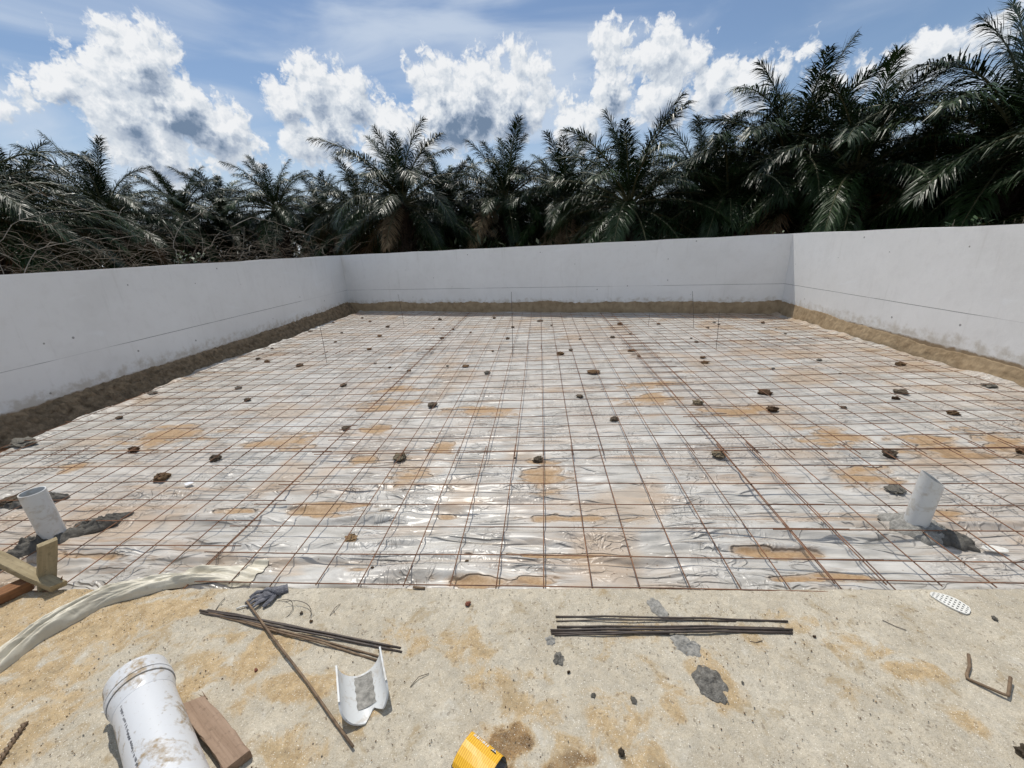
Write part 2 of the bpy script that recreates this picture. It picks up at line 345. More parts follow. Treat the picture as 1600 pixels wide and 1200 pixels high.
def m_wall(nt, b):
    g = coords(nt); s = N(nt, 'ShaderNodeSeparateXYZ'); nt.links.new(g, s.inputs[0]); z = s.outputs[2]
    n1 = noise(nt, g, 1.3, 5, .6); n2 = noise(nt, g, 9, 6, .65); n3 = noise(nt, g, 260, 3, .6)
    c = ramp(nt, n1, [(.3, (.78, .77, .745)), (.7, (.83, .82, .80))])
    c = mix(nt, mrange(nt, n2,   .48, .72, 0, .22), c, (.66, .64, .61)); c = mix(nt, mrange(nt, noise(nt, g, .8, 6, .62, .6), .5, .66, 0, .3), c, (.69, .675, .65))
    # splashed mud near the ground
    low = mth(nt, 'ADD', mrange(nt, z, .16, .42, 1, 0), mth(nt, 'MULTIPLY_ADD', n2, .7))
    c = mix(nt, mrange(nt, mth(nt, 'MULTIPLY', mrange(nt, z, .14, .5, 1, 0), n2), .32, .6, 0, .6), c, (.46, .40, .31))
    edge = mth(nt, 'ADD', z, mth(nt, 'MULTIPLY', n2, .09))
    c = mix(nt, mrange(nt, edge, .165, .195, 1, 0), c, mix(nt, n2, (.22, .155, .09), (.36, .27, .17)))
    # chalk snap line
    wv = mth(nt, 'MULTIPLY', mth(nt, 'SUBTRACT', n1, .5), .012)
    ln = mth(nt, 'LESS_THAN', mth(nt, 'ABSOLUTE', mth(nt, 'SUBTRACT', mth(nt, 'ADD', z, wv), .5)), .0032)
    gap = mrange(nt, noise(nt, g, .55, 3, .6), .42, .56, .14, .75)
    c = mix(nt, mth(nt, 'MULTIPLY', ln, gap), c, (.06, .055, .055))
    # dark spots and a few smears
    vo = N(nt, 'ShaderNodeTexVoronoi'); vo.inputs['Scale'].default_value = 7; nt.links.new(g, vo.inputs['Vector'])
    sp = N(nt, 'ShaderNodeSeparateColor'); nt.links.new(vo.outputs['Color'], sp.inputs[0])
    dot = mth(nt, 'MULTIPLY', mth(nt, 'LESS_THAN', vo.outputs['Distance'], mth(nt, 'MULTIPLY', sp.outputs[0], .09)), mth(nt, 'GREATER_THAN', sp.outputs[1], .6))
    c = mix(nt, mth(nt, 'MULTIPLY', dot, .7), c, (.14, .13, .12))
    st = N(nt, 'ShaderNodeMapping'); st.inputs['Scale'].default_value = (9, 9, .9); nt.links.new(g, st.inputs[0])
    c = mix(nt, mrange(nt, noise(nt, st.outputs[0], 1.3, 5, .6), .56, .76, 0, .3), c, (.58, .56, .52))
    pm = N(nt, 'ShaderNodeMapping'); pm.inputs['Scale'].default_value = (.6, .6, 1.6); nt.links.new(g, pm.inputs[0])
    c = mix(nt, mrange(nt, noise(nt, pm.outputs[0], 1.6, 5, .55, .5), .62, .68, 0, .6), c, (.83, .83, .82))
    setc(nt, b, c); b.inputs['Roughness'].default_value = .85; b.inputs['Specular IOR Level'].default_value = .25
    p = bump(nt, None, n3, .35, .004); bump(nt, b, n2, .25, .012, p)
M_WALL = material('white_render', m_wall)
M_CAP = mottled('wall_top', (.62, .62, .61), (.74, .74, .73), 12, .9)
M_BANK = mottled('damp_soil', (.15, .11, .07), (.38, .28, .175), 14, .95, 1, .02, .15, (.34, .27, .18))
M_BANKTAN = mottled('dry_soil_fillet', (.25, .18, .105), (.43, .325, .205), 9, .95, .6, .008, .15)
M_SOIL = mottled('soil', (.10, .06, .035), (.22, .13, .07), 1.5, .95, .8, .05, .15)
M_RED = mottled('red_earth', (.13, .06, .03), (.26, .14, .07), 8, .95, .8, .03, .15)

def m_bar(nt, b):
    v = coords(nt); n1 = noise(nt, v, 7, 5, .6); n2 = noise(nt, v, 300, 2)
    c = ramp(nt, n1, [(.3, (.085, .05, .035)), (.5, (.20, .10, .055)), (.75, (.36, .175, .085))])
    setc(nt, b, c); b.inputs['Roughness'].default_value = .75; b.inputs['Metallic'].default_value = .15
    bump(nt, b, n2, .4, .001)
M_BAR = material('rusty_wire', m_bar)
M_ROD = mottled('dark_steel_rod', (.035, .028, .024), (.09, .065, .05), 40, .55, .4, .001, .5)
M_RODRUST = mottled('rusty_rod', (.10, .065, .04), (.24, .165, .10), 40, .7, .4, .001, .4)
def m_pvc(dirt, base, seedscale=9):
    def f(nt, b):
        v = coords(nt); n1 = noise(nt, v, seedscale, 6, .6, .6); n2 = noise(nt, v, 70, 5, .7)
        d = mrange(nt, mth(nt, 'ADD', n1, mth(nt, 'MULTIPLY', n2, .25)), .62, .76, 0, dirt)
        c = mix(nt, d, base, mix(nt, n2, (.20, .13, .06), (.42, .32, .19)))
        c = mix(nt, mrange(nt, n2, .60, .70, 0, .55), c, (.3, .25, .18))
        setc(nt, b, c); nt.links.new(mrange(nt, d, 0, 1, .3, .85), b.inputs['Roughness']); b.inputs['Specular IOR Level'].default_value = .5
        bump(nt, b, d, .4, .003)
    return f
M_PVC = material('white_pvc', m_pvc(.95, (.62, .63, .64)))
M_PVCGREY = material('grey_white_pvc', m_pvc(.35, (.60, .61, .60), 14))
M_GROOVE = mottled('groove_dark', (.13, .12, .105), (.24, .22, .19), 60, .8)  # dark grey-brown tone of the rings in the socket grooves
M_INK = mottled('faded_ink', (.07, .07, .08), (.12, .12, .13), 90, .6)
def m_wood(c1, c2):
    def f(nt, b):
        v = coords(nt); mp = N(nt, 'ShaderNodeMapping'); mp.inputs['Scale'].default_value = (3, 45, 45); nt.links.new(v, mp.inputs[0])
        n1 = noise(nt, mp.outputs[0], 1.2, 6, .6, .5); n2 = noise(nt, v, 60, 5, .7)
        c = mix(nt, mrange(nt, n2, .5, .75, 0, .5), ramp(nt, n1, [(.3, c1), (.7, c2)]), tuple(x*.45 for x in c1))
        setc(nt, b, c); b.inputs['Roughness'].default_value = .85; b.inputs['Specular IOR Level'].default_value = .25
        bump(nt, b, n1, .6, .003)
    return f
M_WOODOLD = material('weathered_timber', m_wood((.24, .19, .11), (.38, .31, .19)))
M_WOODRED = material('red_brown_timber', m_wood((.16, .075, .035), (.30, .15, .07)))
M_WOODBLOCK = material('dusty_brown_timber', m_wood((.23, .155, .105), (.37, .265, .19)))
M_MORTAR = mottled('wet_mortar', (.065, .06, .052), (.16, .15, .13), 26, .8, .8, .006, .35)
M_SPLAT = mottled('porous_mortar', (.10, .094, .082), (.36, .34, .30), 80, .95, 1., .012, .15)
M_MORTARDRY = mottled('dry_mortar', (.17, .165, .15), (.40, .385, .35), 55, .9, .9, .005, .2)
CLODM = {'d': mottled('clod_dark', (.075, .058, .042), (.20, .16, .115), 25, .95, .9, .008, .15), 'b': mottled('clod_brown', (.11, .065, .035), (.24, .16, .09), 25, .95, .9, .008, .15),
         'g': mottled('clod_grey', (.13, .12, .10), (.30, .28, .24), 30, .95, .9, .008, .15), 'k': mottled('clod_black', (.05, .033, .02), (.14, .085, .05), 25, .95, .9, .008, .15),
         't': mottled('clod_two_tone', (.07, .055, .04), (.40, .33, .22), 14, .95, .9, .008, .15), 's': mottled('clod_sandy', (.24, .15, .08), (.42, .29, .16), 20, .95, .9, .006, .15)}
M_GLOVE = mottled('grey_knit_glove', (.06, .06, .07), (.24, .24, .26), 70, .9, .9, .004, .2)
M_WHITE = mottled('white_plastic', (.66, .64, .58), (.76, .75, .70), 30, .5)
M_PAPER = mottled('white_paper', (.68, .70, .74), (.78, .79, .82), 20, .6)
def m_strip(nt, b):
    v = coords(nt); n1 = noise(nt, v, 7, 5, .6, .6); n2 = noise(nt, v, 50, 5, .65)
    c = ramp(nt, n1, [(.3, (.50, .455, .35)), (.7, (.64, .60, .49))]); c = mix(nt, mrange(nt, n2, .55, .8, 0, .5), c, (.36, .27, .16))
    setc(nt, b, c); b.inputs['Roughness'].default_value = .42; b.inputs['Specular IOR Level'].default_value = .45
    bump(nt, b, mth(nt, 'ABSOLUTE', mth(nt, 'SUBTRACT', noise(nt, v, 9, 2, .5, 1.), .5)), .5, .02)
M_STRIP = material('milky_polythene', m_strip)
def m_yellow(nt, b):
    v = coords(nt); s = N(nt, 'ShaderNodeSeparateXYZ'); nt.links.new(v, s.inputs[0])
    st = mth(nt, 'SINE', mth(nt, 'MULTIPLY', s.outputs[0], 2*math.pi/.0062))
    c = mix(nt, mrange(nt, st, -.2, .3), (.62, .30, .012), (.78, .47, .03)); setc(nt, b, c)
    b.inputs['Roughness'].default_value = .42; b.inputs['Specular IOR Level'].default_value = .4
M_YELLOW = material('yellow_card', m_yellow)
M_CARD = mottled('grey_card', (.20, .18, .17), (.28, .26, .24), 20, .9)
M_LABELW = mottled('label_white', (.62, .60, .58), (.7, .68, .66), 50, .5)
M_BLACK = mottled('print_black', (.015, .015, .015), (.03, .03, .03), 50, .5)
def m_leaf(c1, c2, rough=.40):
    def f(nt, b):
        v = coords(nt); oi = N(nt, 'ShaderNodeObjectInfo').outputs['Random']
        n1 = noise(nt, v, 1.4, 3); c = mix(nt, mrange(nt, mth(nt, 'ADD', mth(nt, 'MULTIPLY', n1, .7), mth(nt, 'MULTIPLY', oi, .4)), .3, .8), c1, c2)
        setc(nt, b, c); b.inputs['Roughness'].default_value = rough; b.inputs['Specular IOR Level'].default_value = .25
    return f
M_LEAF = material('palm_leaflet', m_leaf((.009, .021, .007), (.026, .053, .015)))
M_DEAD = mottled('dry_leaflet', (.10, .07, .035), (.22, .16, .09), 2, .8)
M_RACHIS = mottled('palm_rachis', (.075, .08, .04), (.15, .15, .08), 8, .5)
M_TRUNK = mottled('palm_trunk', (.02, .016, .012), (.07, .055, .04), 9, .95, 1, .03)
M_WEED = material('weed_leaf', m_leaf((.03, .06, .02), (.08, .12, .035), .5))
M_TWIG = mottled('dead_twig', (.10, .085, .065), (.27, .235, .185), 3, .9)
M_BRANCH = mottled('pale_branch', (.22, .20, .165), (.40, .37, .31), 5, .85)
M_UNDER = material('undergrowth_leaf', m_leaf((.012, .02, .01), (.035, .05, .022), .5))

# ------------------------------------------------------------------ ground, slab, walls
LX, RX = -4.871, 4.275                       # inner faces of the side walls
def back_y(x): return 10.02 + (x-LX)*(7.61-10.02)/(RX-LX)
gx = np.linspace(-400, 400, 81); gy = np.linspace(-200, 600, 81)
GX, GY = np.meshgrid(gx, gy)
tag(link('ground', grid_mesh('ground', GX, GY, np.full_like(GX, -.2), M_SOIL)), 'bare brown soil around and beyond the walled yard', 'ground', kind='structure')

STAIN = [(-0.133,.75,.111,.055,1),(.091,.722,.105,.044,1),(-.829,.885,.153,.06,.8),(-.604,.825,.082,.054,.8),(.393,.89,.097,.076,.5),(-1.035,1.026,.147,.062,.8),(-.32,1.048,.14,.098,.5),(-.515,1.067,.12,.076,.5),(.898,1.185,.137,.054,.4),(.322,1.092,.136,.075,.4),(-1.196,.861,.111,.059,.9),(-1.081,.952,.14,.09,.8),(-.17,.939,.149,.063,.55),(1.149,1.005,.118,.042,.7),(.723,1.104,.088,.049,.4),(-1.83,1.111,.33,.072,1),(-2.117,1.134,.171,.059,1),(-1.614,1.178,.281,.061,.9),(1.032,1.089,.127,.047,.6),(-.03,.66,.2,.08,1)]
def edge_y(x): return 1.316+.0197*x + (np.clip(-1.35-x, 0, 1))*(-.02)
def slab():
    x = np.concatenate([np.linspace(-7, -2.75, 12), np.arange(-2.7, 2.3, .0085), np.linspace(2.35, 7, 12)])
    t = np.concatenate([np.linspace(-5, .45, 12), np.arange(.47, .985, .0085*.62), [.988, .994, 1.0]])
    XX, T = np.meshgrid(x, t)
    E = edge_y(XX) + .004*fbm(XX*9, XX*0+3.1, 3, 4) + sstep(-1.2, -1.7, XX)*.02*fbm(XX*5, XX*0+8, 3, 9)
    YY = np.where(T > .45, .45+(E-.45)*(T-.45)/.55, T)
    sand = np.zeros_like(XX); brown = np.zeros_like(XX)
    wob = .5*fbm(XX*6, YY*9, 4, 21)
    for (a, b_, rx, ry, k) in STAIN:
        d = np.sqrt(((XX-a)/rx)**2+((YY-b_)/ry)**2)
        m = sstep(1.5, .3, d+wob)
        sand = np.maximum(sand, m*min(1, k+.1))
        if k >= 1 and b_ < .8: brown = np.maximum(brown, m)
    for (a, b_, r) in ((.518, .95, .1), (-1.0, .85, .06), (1.2, .86, .05)):
        d = np.hypot(XX-a, YY-b_)/r; sand = np.maximum(sand, .7*sstep(1.4, .4, d+wob))
    sand = np.maximum(sand, .6*sstep(.05, .8, fbm(XX*2.2, YY*3, 5, 33)))
    sand = np.maximum(sand, sstep(-1.25, -1.8, XX+.25*wob)*.8)
    ZZ = .01+.0022*fbm(XX*14, YY*14, 5, 2)+.002*fbm(XX*2, YY*2, 2, 8) + sand*.0035*(1+fbm(XX*30, YY*30, 3, 12))
    ZZ = ZZ - sstep(.988, 1, T)*.004
    # lip down to the trench
    XX = np.vstack([XX, XX[-1:]]); YY = np.vstack([YY, YY[-1:]+.004]); ZZ = np.vstack([ZZ, ZZ[-1:]*0-.16])
    sand = np.vstack([sand, sand[-1:]]); brown = np.vstack([brown, brown[-1:]])
    tag(link('concrete_slab', grid_mesh('concrete_slab', XX, YY, ZZ, M_SLAB, {'sand': sand, 'brown': brown})), 'pale concrete slab stained with sand along the near side', 'slab', kind='structure')
slab()
def slab_z(x, y): return .012

def wall(name, a, b, nrm, label, h=1.332, th=.11):
    a = Vector((*a, 0)); b = Vector((*b, 0)); n = Vector((*nrm, 0)).normalized()*th; d = (b-a); Ln = d.length
    root = empty(name, a)
    k = 24; v = []; f = []
    for i in range(k+1):
        p = d*(i/k); w = .0035*math.sin(i*1.7)+.002*math.sin(i*4.1)
        for q, zz in ((p, -.3), (p, h+w), (p+n, h+w), (p+n, -.3)): v.append((q.x, q.y, zz))
    for i in range(k):
        for j in range(3): f.append((i*4+j, i*4+j+1, (i+1)*4+j+1, (i+1)*4+j))
    f += [(0, 1, 2, 3), (k*4+3, k*4+2, k*4+1, k*4)]
    fm = [0, 1, 0]*k+[0, 0]
    o = link('wall_panel', mesh('wall_panel', v, f, [M_WALL, M_CAP], False, fm), root)
    return tag(root, label, 'wall')
bl, br = (LX, back_y(LX)), (RX, back_y(RX))
wall('boundary_wall', (LX, -4), (LX, bl[1]+.16), (-1, 0), 'low white rendered wall in shade along the left side of the yard')
wall('boundary_wall', bl, br, (.255, .967), 'low white rendered wall closing the far end under the palms')
wall('boundary_wall', (RX, -4), (RX, br[1]+.14), (1, 0), 'low white sunlit wall along the right side with a shadow at its far corner')

# ------------------------------------------------------------------ polythene sheet
MUD = [(-0.048,1.401,.085,.036),(-0.333,1.396,.158,.036),(-1.391,1.889,.311,.053),(-0.905,2.286,.096,.111),(-1.559,3.555,.262,.153),(1.008,3.587,.259,.131),(-0.013,2.248,.122,.212),(1.895,2.233,.161,.127),(1.101,1.582,.17,.037),(2.06,1.897,.092,.064),(0.156,1.845,.241,.032),(-0.89,1.453,.068,.039),(-3.502,2.425,.08,.075),(-1.416,3.027,.113,.103),(-2.119,2.786,.22,.159),(-3.257,2.933,.367,.23),(2.537,2.672,.201,.113),(3.049,2.66,.174,.183),(1.045,3.986,.253,.119),(-0.551,1.858,.073,.028),(-2.363,1.499,.176,.026),(0.961,1.584,.115,.033),(1.099,1.435,.157,.028),(-1.264,1.944,.276,.05),(2.068,2.784,.172,.153),(0.072,1.55,.272,.016),(-0.774,2.65,.098,.101),(-0.53,3.38,.297,.121),(-1.338,2.469,.096,.073),(-1.78,1.882,.159,.03),(-1.584,3.998,.218,.104),(1.619,3.283,.307,.137),(2.619,2.535,.228,.119),(1.188,1.455,.132,.025)]
_fr = np.random.default_rng(3)
FOLDS = []
for i in range(30):
    FOLDS.append((1.34+1.1*(i/29)**1.3+_fr.uniform(-.02, .02), _fr.uniform(-2.6, 1.6), _fr.uniform(.45, 1.5), _fr.uniform(.026, .055), _fr.uniform(.020, .038), i))
def mud_mask(x, y):
    w = .95*fbm(x*3.5, y*10, 5, 41)+.45*fbm(x*13, y*30, 3, 47); m = np.zeros_like(x)
    for (a, b, rx, ry) in MUD: m = np.maximum(m, sstep(1.75, .05, np.sqrt(((x-a)/(rx*.95))**2+((y-b)/(ry*.8))**2)+w))
    return m
def sheet_z(x, y):
    x = np.asarray(x, float); y = np.asarray(y, float)
    z = -.048+.010*fbm(x*.9, y*.9, 3, 50)
    near = sstep(2.6, 1.7, y)
    z = z+(.0065+.006*near)*fbm(x*1.5+.5*pnoise(x*2, y*2, 3), y*6+.9*pnoise(x*1.1, y*1.1, 7), 3, 60, .42)
    z = z+.0030*ridged(x*4, y*8, 2, 70)*(.5+1.2*sstep(-.2, .6, fbm(x*.8, y*.8, 2, 75)))
    for (y0, xc, L, h, w, s) in FOLDS:
        yy = y0+.06*pnoise(x*1.1, x*0+s*3.3, s)+.03*pnoise(x*3.1, x*0+s, s+9)
        env = np.exp(-((x-xc)/L)**4)*(.6+.6*pnoise(x*2.2, x*0+s*1.7, s+20)).clip(0, 2)
        d = y-yy
        z = z+h*env*np.where(d < 0, np.exp(-(d/(w*.5))**2), np.exp(-np.abs(d/(w*1.5))**1.5))*(1-.6*sstep(1.7, 2.4, y0))
    # bulge beside the left standpipe
    z = z+.05*np.exp(-((x+2.3)/.33)**2-((y-1.56)/.06)**2)*(1+.5*pnoise(x*9, y*4, 88))
    # runs up at the far wall
    db = (back_y(x)-y)
    z = z+.03*sstep(.25, 0, db)
    z = z+.012*sstep(1.36, 1.28, y)
    lim = np.where(db < .3, .03, -.010)                              # the film stays under the bars
    return lim-.006*np.log1p(np.exp(np.clip((lim-z)/.006, -40, 40)))
def sheet_edges(y):
    l = -4.62+.10*fbm(y*.8, y*0+.3, 4, 14)+.22*sstep(4.6, 2.6, y)
    r = 4.215+.045*fbm(y*1.6, y*0+.7, 4, 15)
    return l, r
def sheet():
    u = np.linspace(0, 1, 600)
    vs = [0.]; st = .0085
    while vs[-1] < 8.8: vs.append(vs[-1]+st); st = min(.045, st*1.009)
    vv = np.array(vs)/vs[-1]
    Uu, V = np.meshgrid(u, vv)
    YY = 1.18+V*7.0
    l, r = sheet_edges(YY); XX = l+(r-l)*Uu
    top = back_y(XX)-.05; YY = 1.18+V*(top-1.18)
    l, r = sheet_edges(YY); XX = l+(r-l)*Uu
    mud = mud_mask(XX, YY); ZZ = sheet_z(XX, YY)
    ZZ = ZZ*(1-mud*.6)+(-.05)*mud*.6
    edge = np.minimum(XX-l, r-XX); ZZ = ZZ+.02*sstep(.12, 0, edge)*(1+pnoise(XX*6, YY*6, 17))
    silt = sstep(-.15, .7, fbm(XX*1.3, YY*1.9, 4, 95))*.7+.5*sstep(1.5, 3.5, XX)*sstep(.0, .5, fbm(XX*1.7, YY*2, 3, 97)+.2)+.35*sstep(6, 8, YY)*sstep(2, 3.5, XX)
    silt = np.maximum(silt, sstep(-2.0, -2.6, XX)*sstep(1.7, 1.35, YY)*.9)
    o = link('plastic_sheet', grid_mesh('plastic_sheet', XX, YY, ZZ, M_SHEET, {'mud': mud, 'silt': np.clip(silt, 0, 1)}))
    tag(o, 'wide crinkled white polythene sheet spread under the steel mesh', 'plastic sheeting')
sheet()
# earth under and beside the sheet
def bed():
    X, Y = np.meshgrid(np.linspace(-5.2, 4.6, 160), np.linspace(1.0, 10.3, 160))
    Zv = -.095+.02*fbm(X*2, Y*2, 4, 5)
    tag(link('earth_bed', grid_mesh('earth_bed', X, Y, Zv, M_RED)), 'reddish earth bed showing between sheet and soil bank', 'ground', kind='structure')
bed()
def bank(name, a, b, inward, height, width, mat, rough, seed, label, n=900, up=0.):
    a = np.array(a); b = np.array(b); iw = np.array(inward)/np.hypot(*inward); L = np.hypot(*(b-a))
    s = np.linspace(0, 1, n)[:, None]; t = np.linspace(0, 1, 16)[None, :]
    S = s*L
    h = height*(1+up*sstep(.6, 1, s)+.10*fbm(S*7, S*0+seed, 3, seed+2)+.2*fbm(S*1.1, S*0+seed, 4, seed)); w = width*(1+.22*fbm(S*.9, S*0+seed+4, 4, seed+3))
    prof_z = -.10+(h+.10)*(1-t)**.75; prof_d = w*(t**1.15)
    d = prof_d+rough*fbm(S*15+t*0, t*4+S*0, 5, seed+5, .6)*np.sin(np.pi*t).clip(0, 1)
    z = prof_z+rough*1.2*fbm(S*17+t*0, t*5+S*2, 5, seed+7, .6)*(t*(1-t)*4)**.5
    d[:, 0] = -.01
    X = a[0]+(b-a)[0]*s+iw[0]*d; Y = a[1]+(b-a)[1]*s+iw[1]*d
    tag(link(name, grid_mesh(name, X, Y, z, mat)), label, 'soil bank', kind='structure')
bank('soil_bank', (LX, 1.0), (LX, 10.0), (1, 0), .14, .17, M_BANK, .03, 1, 'rough dark soil bank along the foot of the left wall', up=.5)
bank('soil_bank', bl, br, (-.255, -.967), .205, .04, M_BANKTAN, .006, 11, 'thin tan soil band along the foot of the far wall')
bank('soil_bank', (RX, -1.0), (RX, 7.6), (-1, 0), .105, .05, M_BANKTAN, .005, 21, 'smooth tan soil fillet along the foot of the right wall', up=.9)

# ------------------------------------------------------------------ welded steel mesh mats
def bar_mesh(p, q, seed, r=.0028, amp=.0055, n=11):
    p = np.array(p); q = np.array(q); d = q-p; L = np.hypot(d[0], d[1]); pts = []
    t = np.linspace(0, 1, n)
    X = p[0]+d[0]*t; Y = p[1]+d[1]*t
    nx, ny = -d[1]/L, d[0]/L
    w = amp*fbm(t*L*.55, t*0+seed*1.37, 2, seed % 40)*(1 if L > 1.5 else .5)
    z = p[2]+(q[2]-p[2])*t+.006*fbm(X*.9, Y*.9, 2, 61)+.003*pnoise(t*L*1.2, t*0+seed*.77, 9)
    mb = MB(); mb.tube(np.stack([X+nx*w, Y+ny*w, z], -1), r, 5); return mesh('bar', mb.v, mb.f, [M_BAR], True)
_bn = [0]
def mat(label, xs, ys, y0, y1, x0, x1, rot=0., zo=0.):
    cx, cy = (x0+x1)/2, (y0+y1)/2
    root = empty('mesh_mat', (cx, cy, 0), rad(rot)); tag(root, label, 'steel mesh', 'rusty steel mesh mats laid over the sheet')
    for x in xs:
        _bn[0] += 1
        ye = min(y1, back_y(x)-.16)+random.uniform(-.012, .012)
        link('bar', bar_mesh((x-cx+random.uniform(-.004, .004), y0-cy+random.uniform(-.01, .01), zo), (x-cx+random.uniform(-.006, .006), ye-cy, zo), _bn[0]), root)
    for y in ys:
        _bn[0] += 1
        xa, xb = x0, x1
        if y > back_y(x1)-.18: xb = LX+(10.02-.2-y)/.2637
        if xb-xa < .3: continue
        link('bar', bar_mesh((xa-cx+random.uniform(-.02, .02), y-cy+random.uniform(-.004, .004), zo+.0075), (xb-cx+random.uniform(-.02, .02), y-cy+random.uniform(-.006, .006), zo+.0075), _bn[0]), root)
C0 = [-1.612-.2*i for i in range(15)]; C1 = [-1.622+.2*i for i in range(16)]; C2 = [1.170+.2*i for i in range(15)]
spans = [(C0, -4.45, -1.55, 'left'), (C1, -1.69, 1.46, 'middle'), (C2, 1.10, 4.02, 'right')]
for ci, (xs, xa, xb, nm) in enumerate(spans):
    e = float(edge_y(sum(xs)/len(xs)))
    off = (.03, 0, -.012)[ci]
    r1 = [e+.012]+[1.505+.197*k+off for k in range(6)]
    mat(('steel mesh mat at the near slab edge beside the left standpipe', 'steel mesh mat at the near slab edge in the middle, above the rod bundles', 'steel mesh mat at the near slab edge around the right standpipe')[ci], [x for x in xs], r1, e+.006, 2.60+off, xa, xb, (.25, 0, -.35)[ci], 0.)
    r2 = [2.503+.19*k+off*2 for k in range(17)]
    mat(('steel mesh mat beside the left soil bank, behind the near left mat', 'steel mesh mat in the centre of the yard, between two rows of laps', 'steel mesh mat before the right wall, behind the near right mat')[ci], [x+.007 for x in xs], r2, 2.44+off, 5.62+off, xa, xb, (0, .12, .55)[ci], .009)
    r3 = [5.54+.2*k+off for k in range(20)]
    mat(('steel mesh mat in the far left corner of the yard', 'steel mesh mat along the middle of the far wall', 'steel mesh mat in the far right corner of the yard')[ci], [x-.004 for x in xs], r3, 5.46+off, 9.4, xa, xb, (-.1, 0, .25)[ci], -.004)

# loose lengths of wire on the mesh
def rod(pts, r, m, label, cat, group=None, name='steel_rod', n=7):
    P0 = Vector(pts[0]); mb = MB(); mb.tube([Vector(p)-P0 for p in pts], r, n)
    o = mb.build(name, m, None, True, P0); return tag(o, label, cat, group)
rod([(-.574, 1.305, .014), (-.522, 1.300, .014)], .0055, M_RODRUST, 'short rusty bar stub on the slab edge above the half pipe', 'steel rod')
for (b, t, lb) in [((-3.008, 5.214, -.05), (-3.002, 5.217, .489), 'thin level pin leaning in the mesh before the left wall'), ((-2.798, 7.936, -.05), (-2.83, 7.925, .558), 'thin level pin before the far wall near its left corner'), ((-.41, 5.207, -.05), (-.387, 5.209, .809), 'tallest thin level pin, in the middle of the yard'), ((2.434, 6.642, -.05), (2.367, 6.666, .549), 'thin level pin before the far wall on the right'), ((2.229, 5.24, -.05), (2.215, 5.246, .457), 'thin level pin in the mesh right of the middle'), ((1.811, 7.03, -.05), (1.82, 7.027, .157), 'short level pin stub near the far wall')]:
    rod([b, ((b[0]+t[0])/2+.004, (b[1]+t[1])/2, (b[2]+t[2])/2), t], .003, M_ROD, lb, 'level pin', 'level pins stuck through the mesh', 'level_pin', 5)

# ------------------------------------------------------------------ clods under the mesh
CLODS = [(-4.525,7.494,.118,'d'),(-3.304,5.05,.118,'d'),(-2.885,6.854,.089,'b'),(-3.77,7.248,.055,'d'),(-3.051,7.717,.086,'d'),(-3.705,8.417,.08,'b'),(-4.089,8.911,.068,'d'),(-4.524,8.421,.082,'d'),(-3.504,6.464,.061,'d'),(-2.154,8.325,.089,'d'),(-2.063,7.433,.066,'b'),(-1.642,7.241,.063,'d'),(-1.675,6.513,.092,'d'),(-1.263,6.896,.059,'d'),(-2.26,5.084,.056,'g'),(-1.67,4.699,.068,'d'),(-2.251,4.15,.078,'d'),(-1.217,4.844,.043,'g'),(-2.657,5.85,.087,'b'),(-1.973,4.855,.044,'d'),(-.98,4.806,.101,'b'),(-.994,8.243,.084,'d'),(-.541,7.192,.097,'d'),(-.047,7.774,.128,'d'),(.163,7.288,.059,'d'),(-.566,6.317,.074,'d'),(.563,6.121,.059,'d'),(1.062,6.163,.077,'d'),(1.374,6.37,.059,'d'),(1.345,7.142,.099,'b'),(.842,7.973,.05,'d'),(-.71,5.496,.047,'b'),(.381,5.46,.062,'d'),(.221,5.242,.095,'b'),(.56,4.417,.146,'b'),(-.665,4.493,.086,'g'),(1.177,5.328,.1,'b'),(1.202,5.029,.063,'b'),(.341,3.669,.074,'d'),(2.004,7.107,.074,'b'),(2.157,5.946,.044,'d'),(2.139,5.687,.059,'g'),(2.663,6.664,.058,'d'),(2.908,6.851,.049,'d'),(2.899,7.013,.06,'g'),(3.609,6.854,.076,'d'),(3.511,6.029,.058,'d'),(3.599,6.434,.026,'d'),(1.936,4.895,.089,'b'),(1.882,4.69,.1,'b'),(2.504,4.411,.052,'g'),(2.049,3.676,.113,'k'),(4.275,5.569,.067,'d'),(3.811,4.429,.085,'b'),(3.051,4.19,.036,'d'),(3.132,4.657,.053,'g'),(3.192,3.623,.104,'d'),(3.027,3.472,.055,'k'),(2.477,3.281,.054,'d'),(3.168,3.114,.076,'b'),(4.0,3.704,.101,'g'),(-3.265,2.647,.086,'k'),(-3.117,3.756,.083,'d'),(-3.514,4.151,.075,'g'),(-4.45,4.024,.111,'g'),(-3.939,5.298,.084,'b'),(-4.187,5.46,.087,'d'),(-4.412,6.13,.061,'d'),(-4.123,3.334,.072,'d'),(-2.449,2.491,.083,'d'),(-1.039,2.49,.091,'t'),(-.051,2.454,.071,'d'),(-1.057,3.485,.089,'d'),(-.217,2.498,.018,'k'),(1.158,2.497,.084,'t'),(1.364,3.44,.082,'t'),(1.902,3.258,.091,'k'),(-2.657,2.258,.098,'b'),(-1.024,1.665,.063,'s'),(.573,3.099,.073,'d'),(-1.681,3.005,.069,'d'),(2.227,2.483,.085,'d'),(1.97,2.1,.102,'g'),(3.031,2.509,.067,'b'),(-4.40,2.769,.218,'g'),(-.384,1.507,.018,'b'),(-.811,1.437,.015,'k'),(-3.406,1.969,.139,'d')]
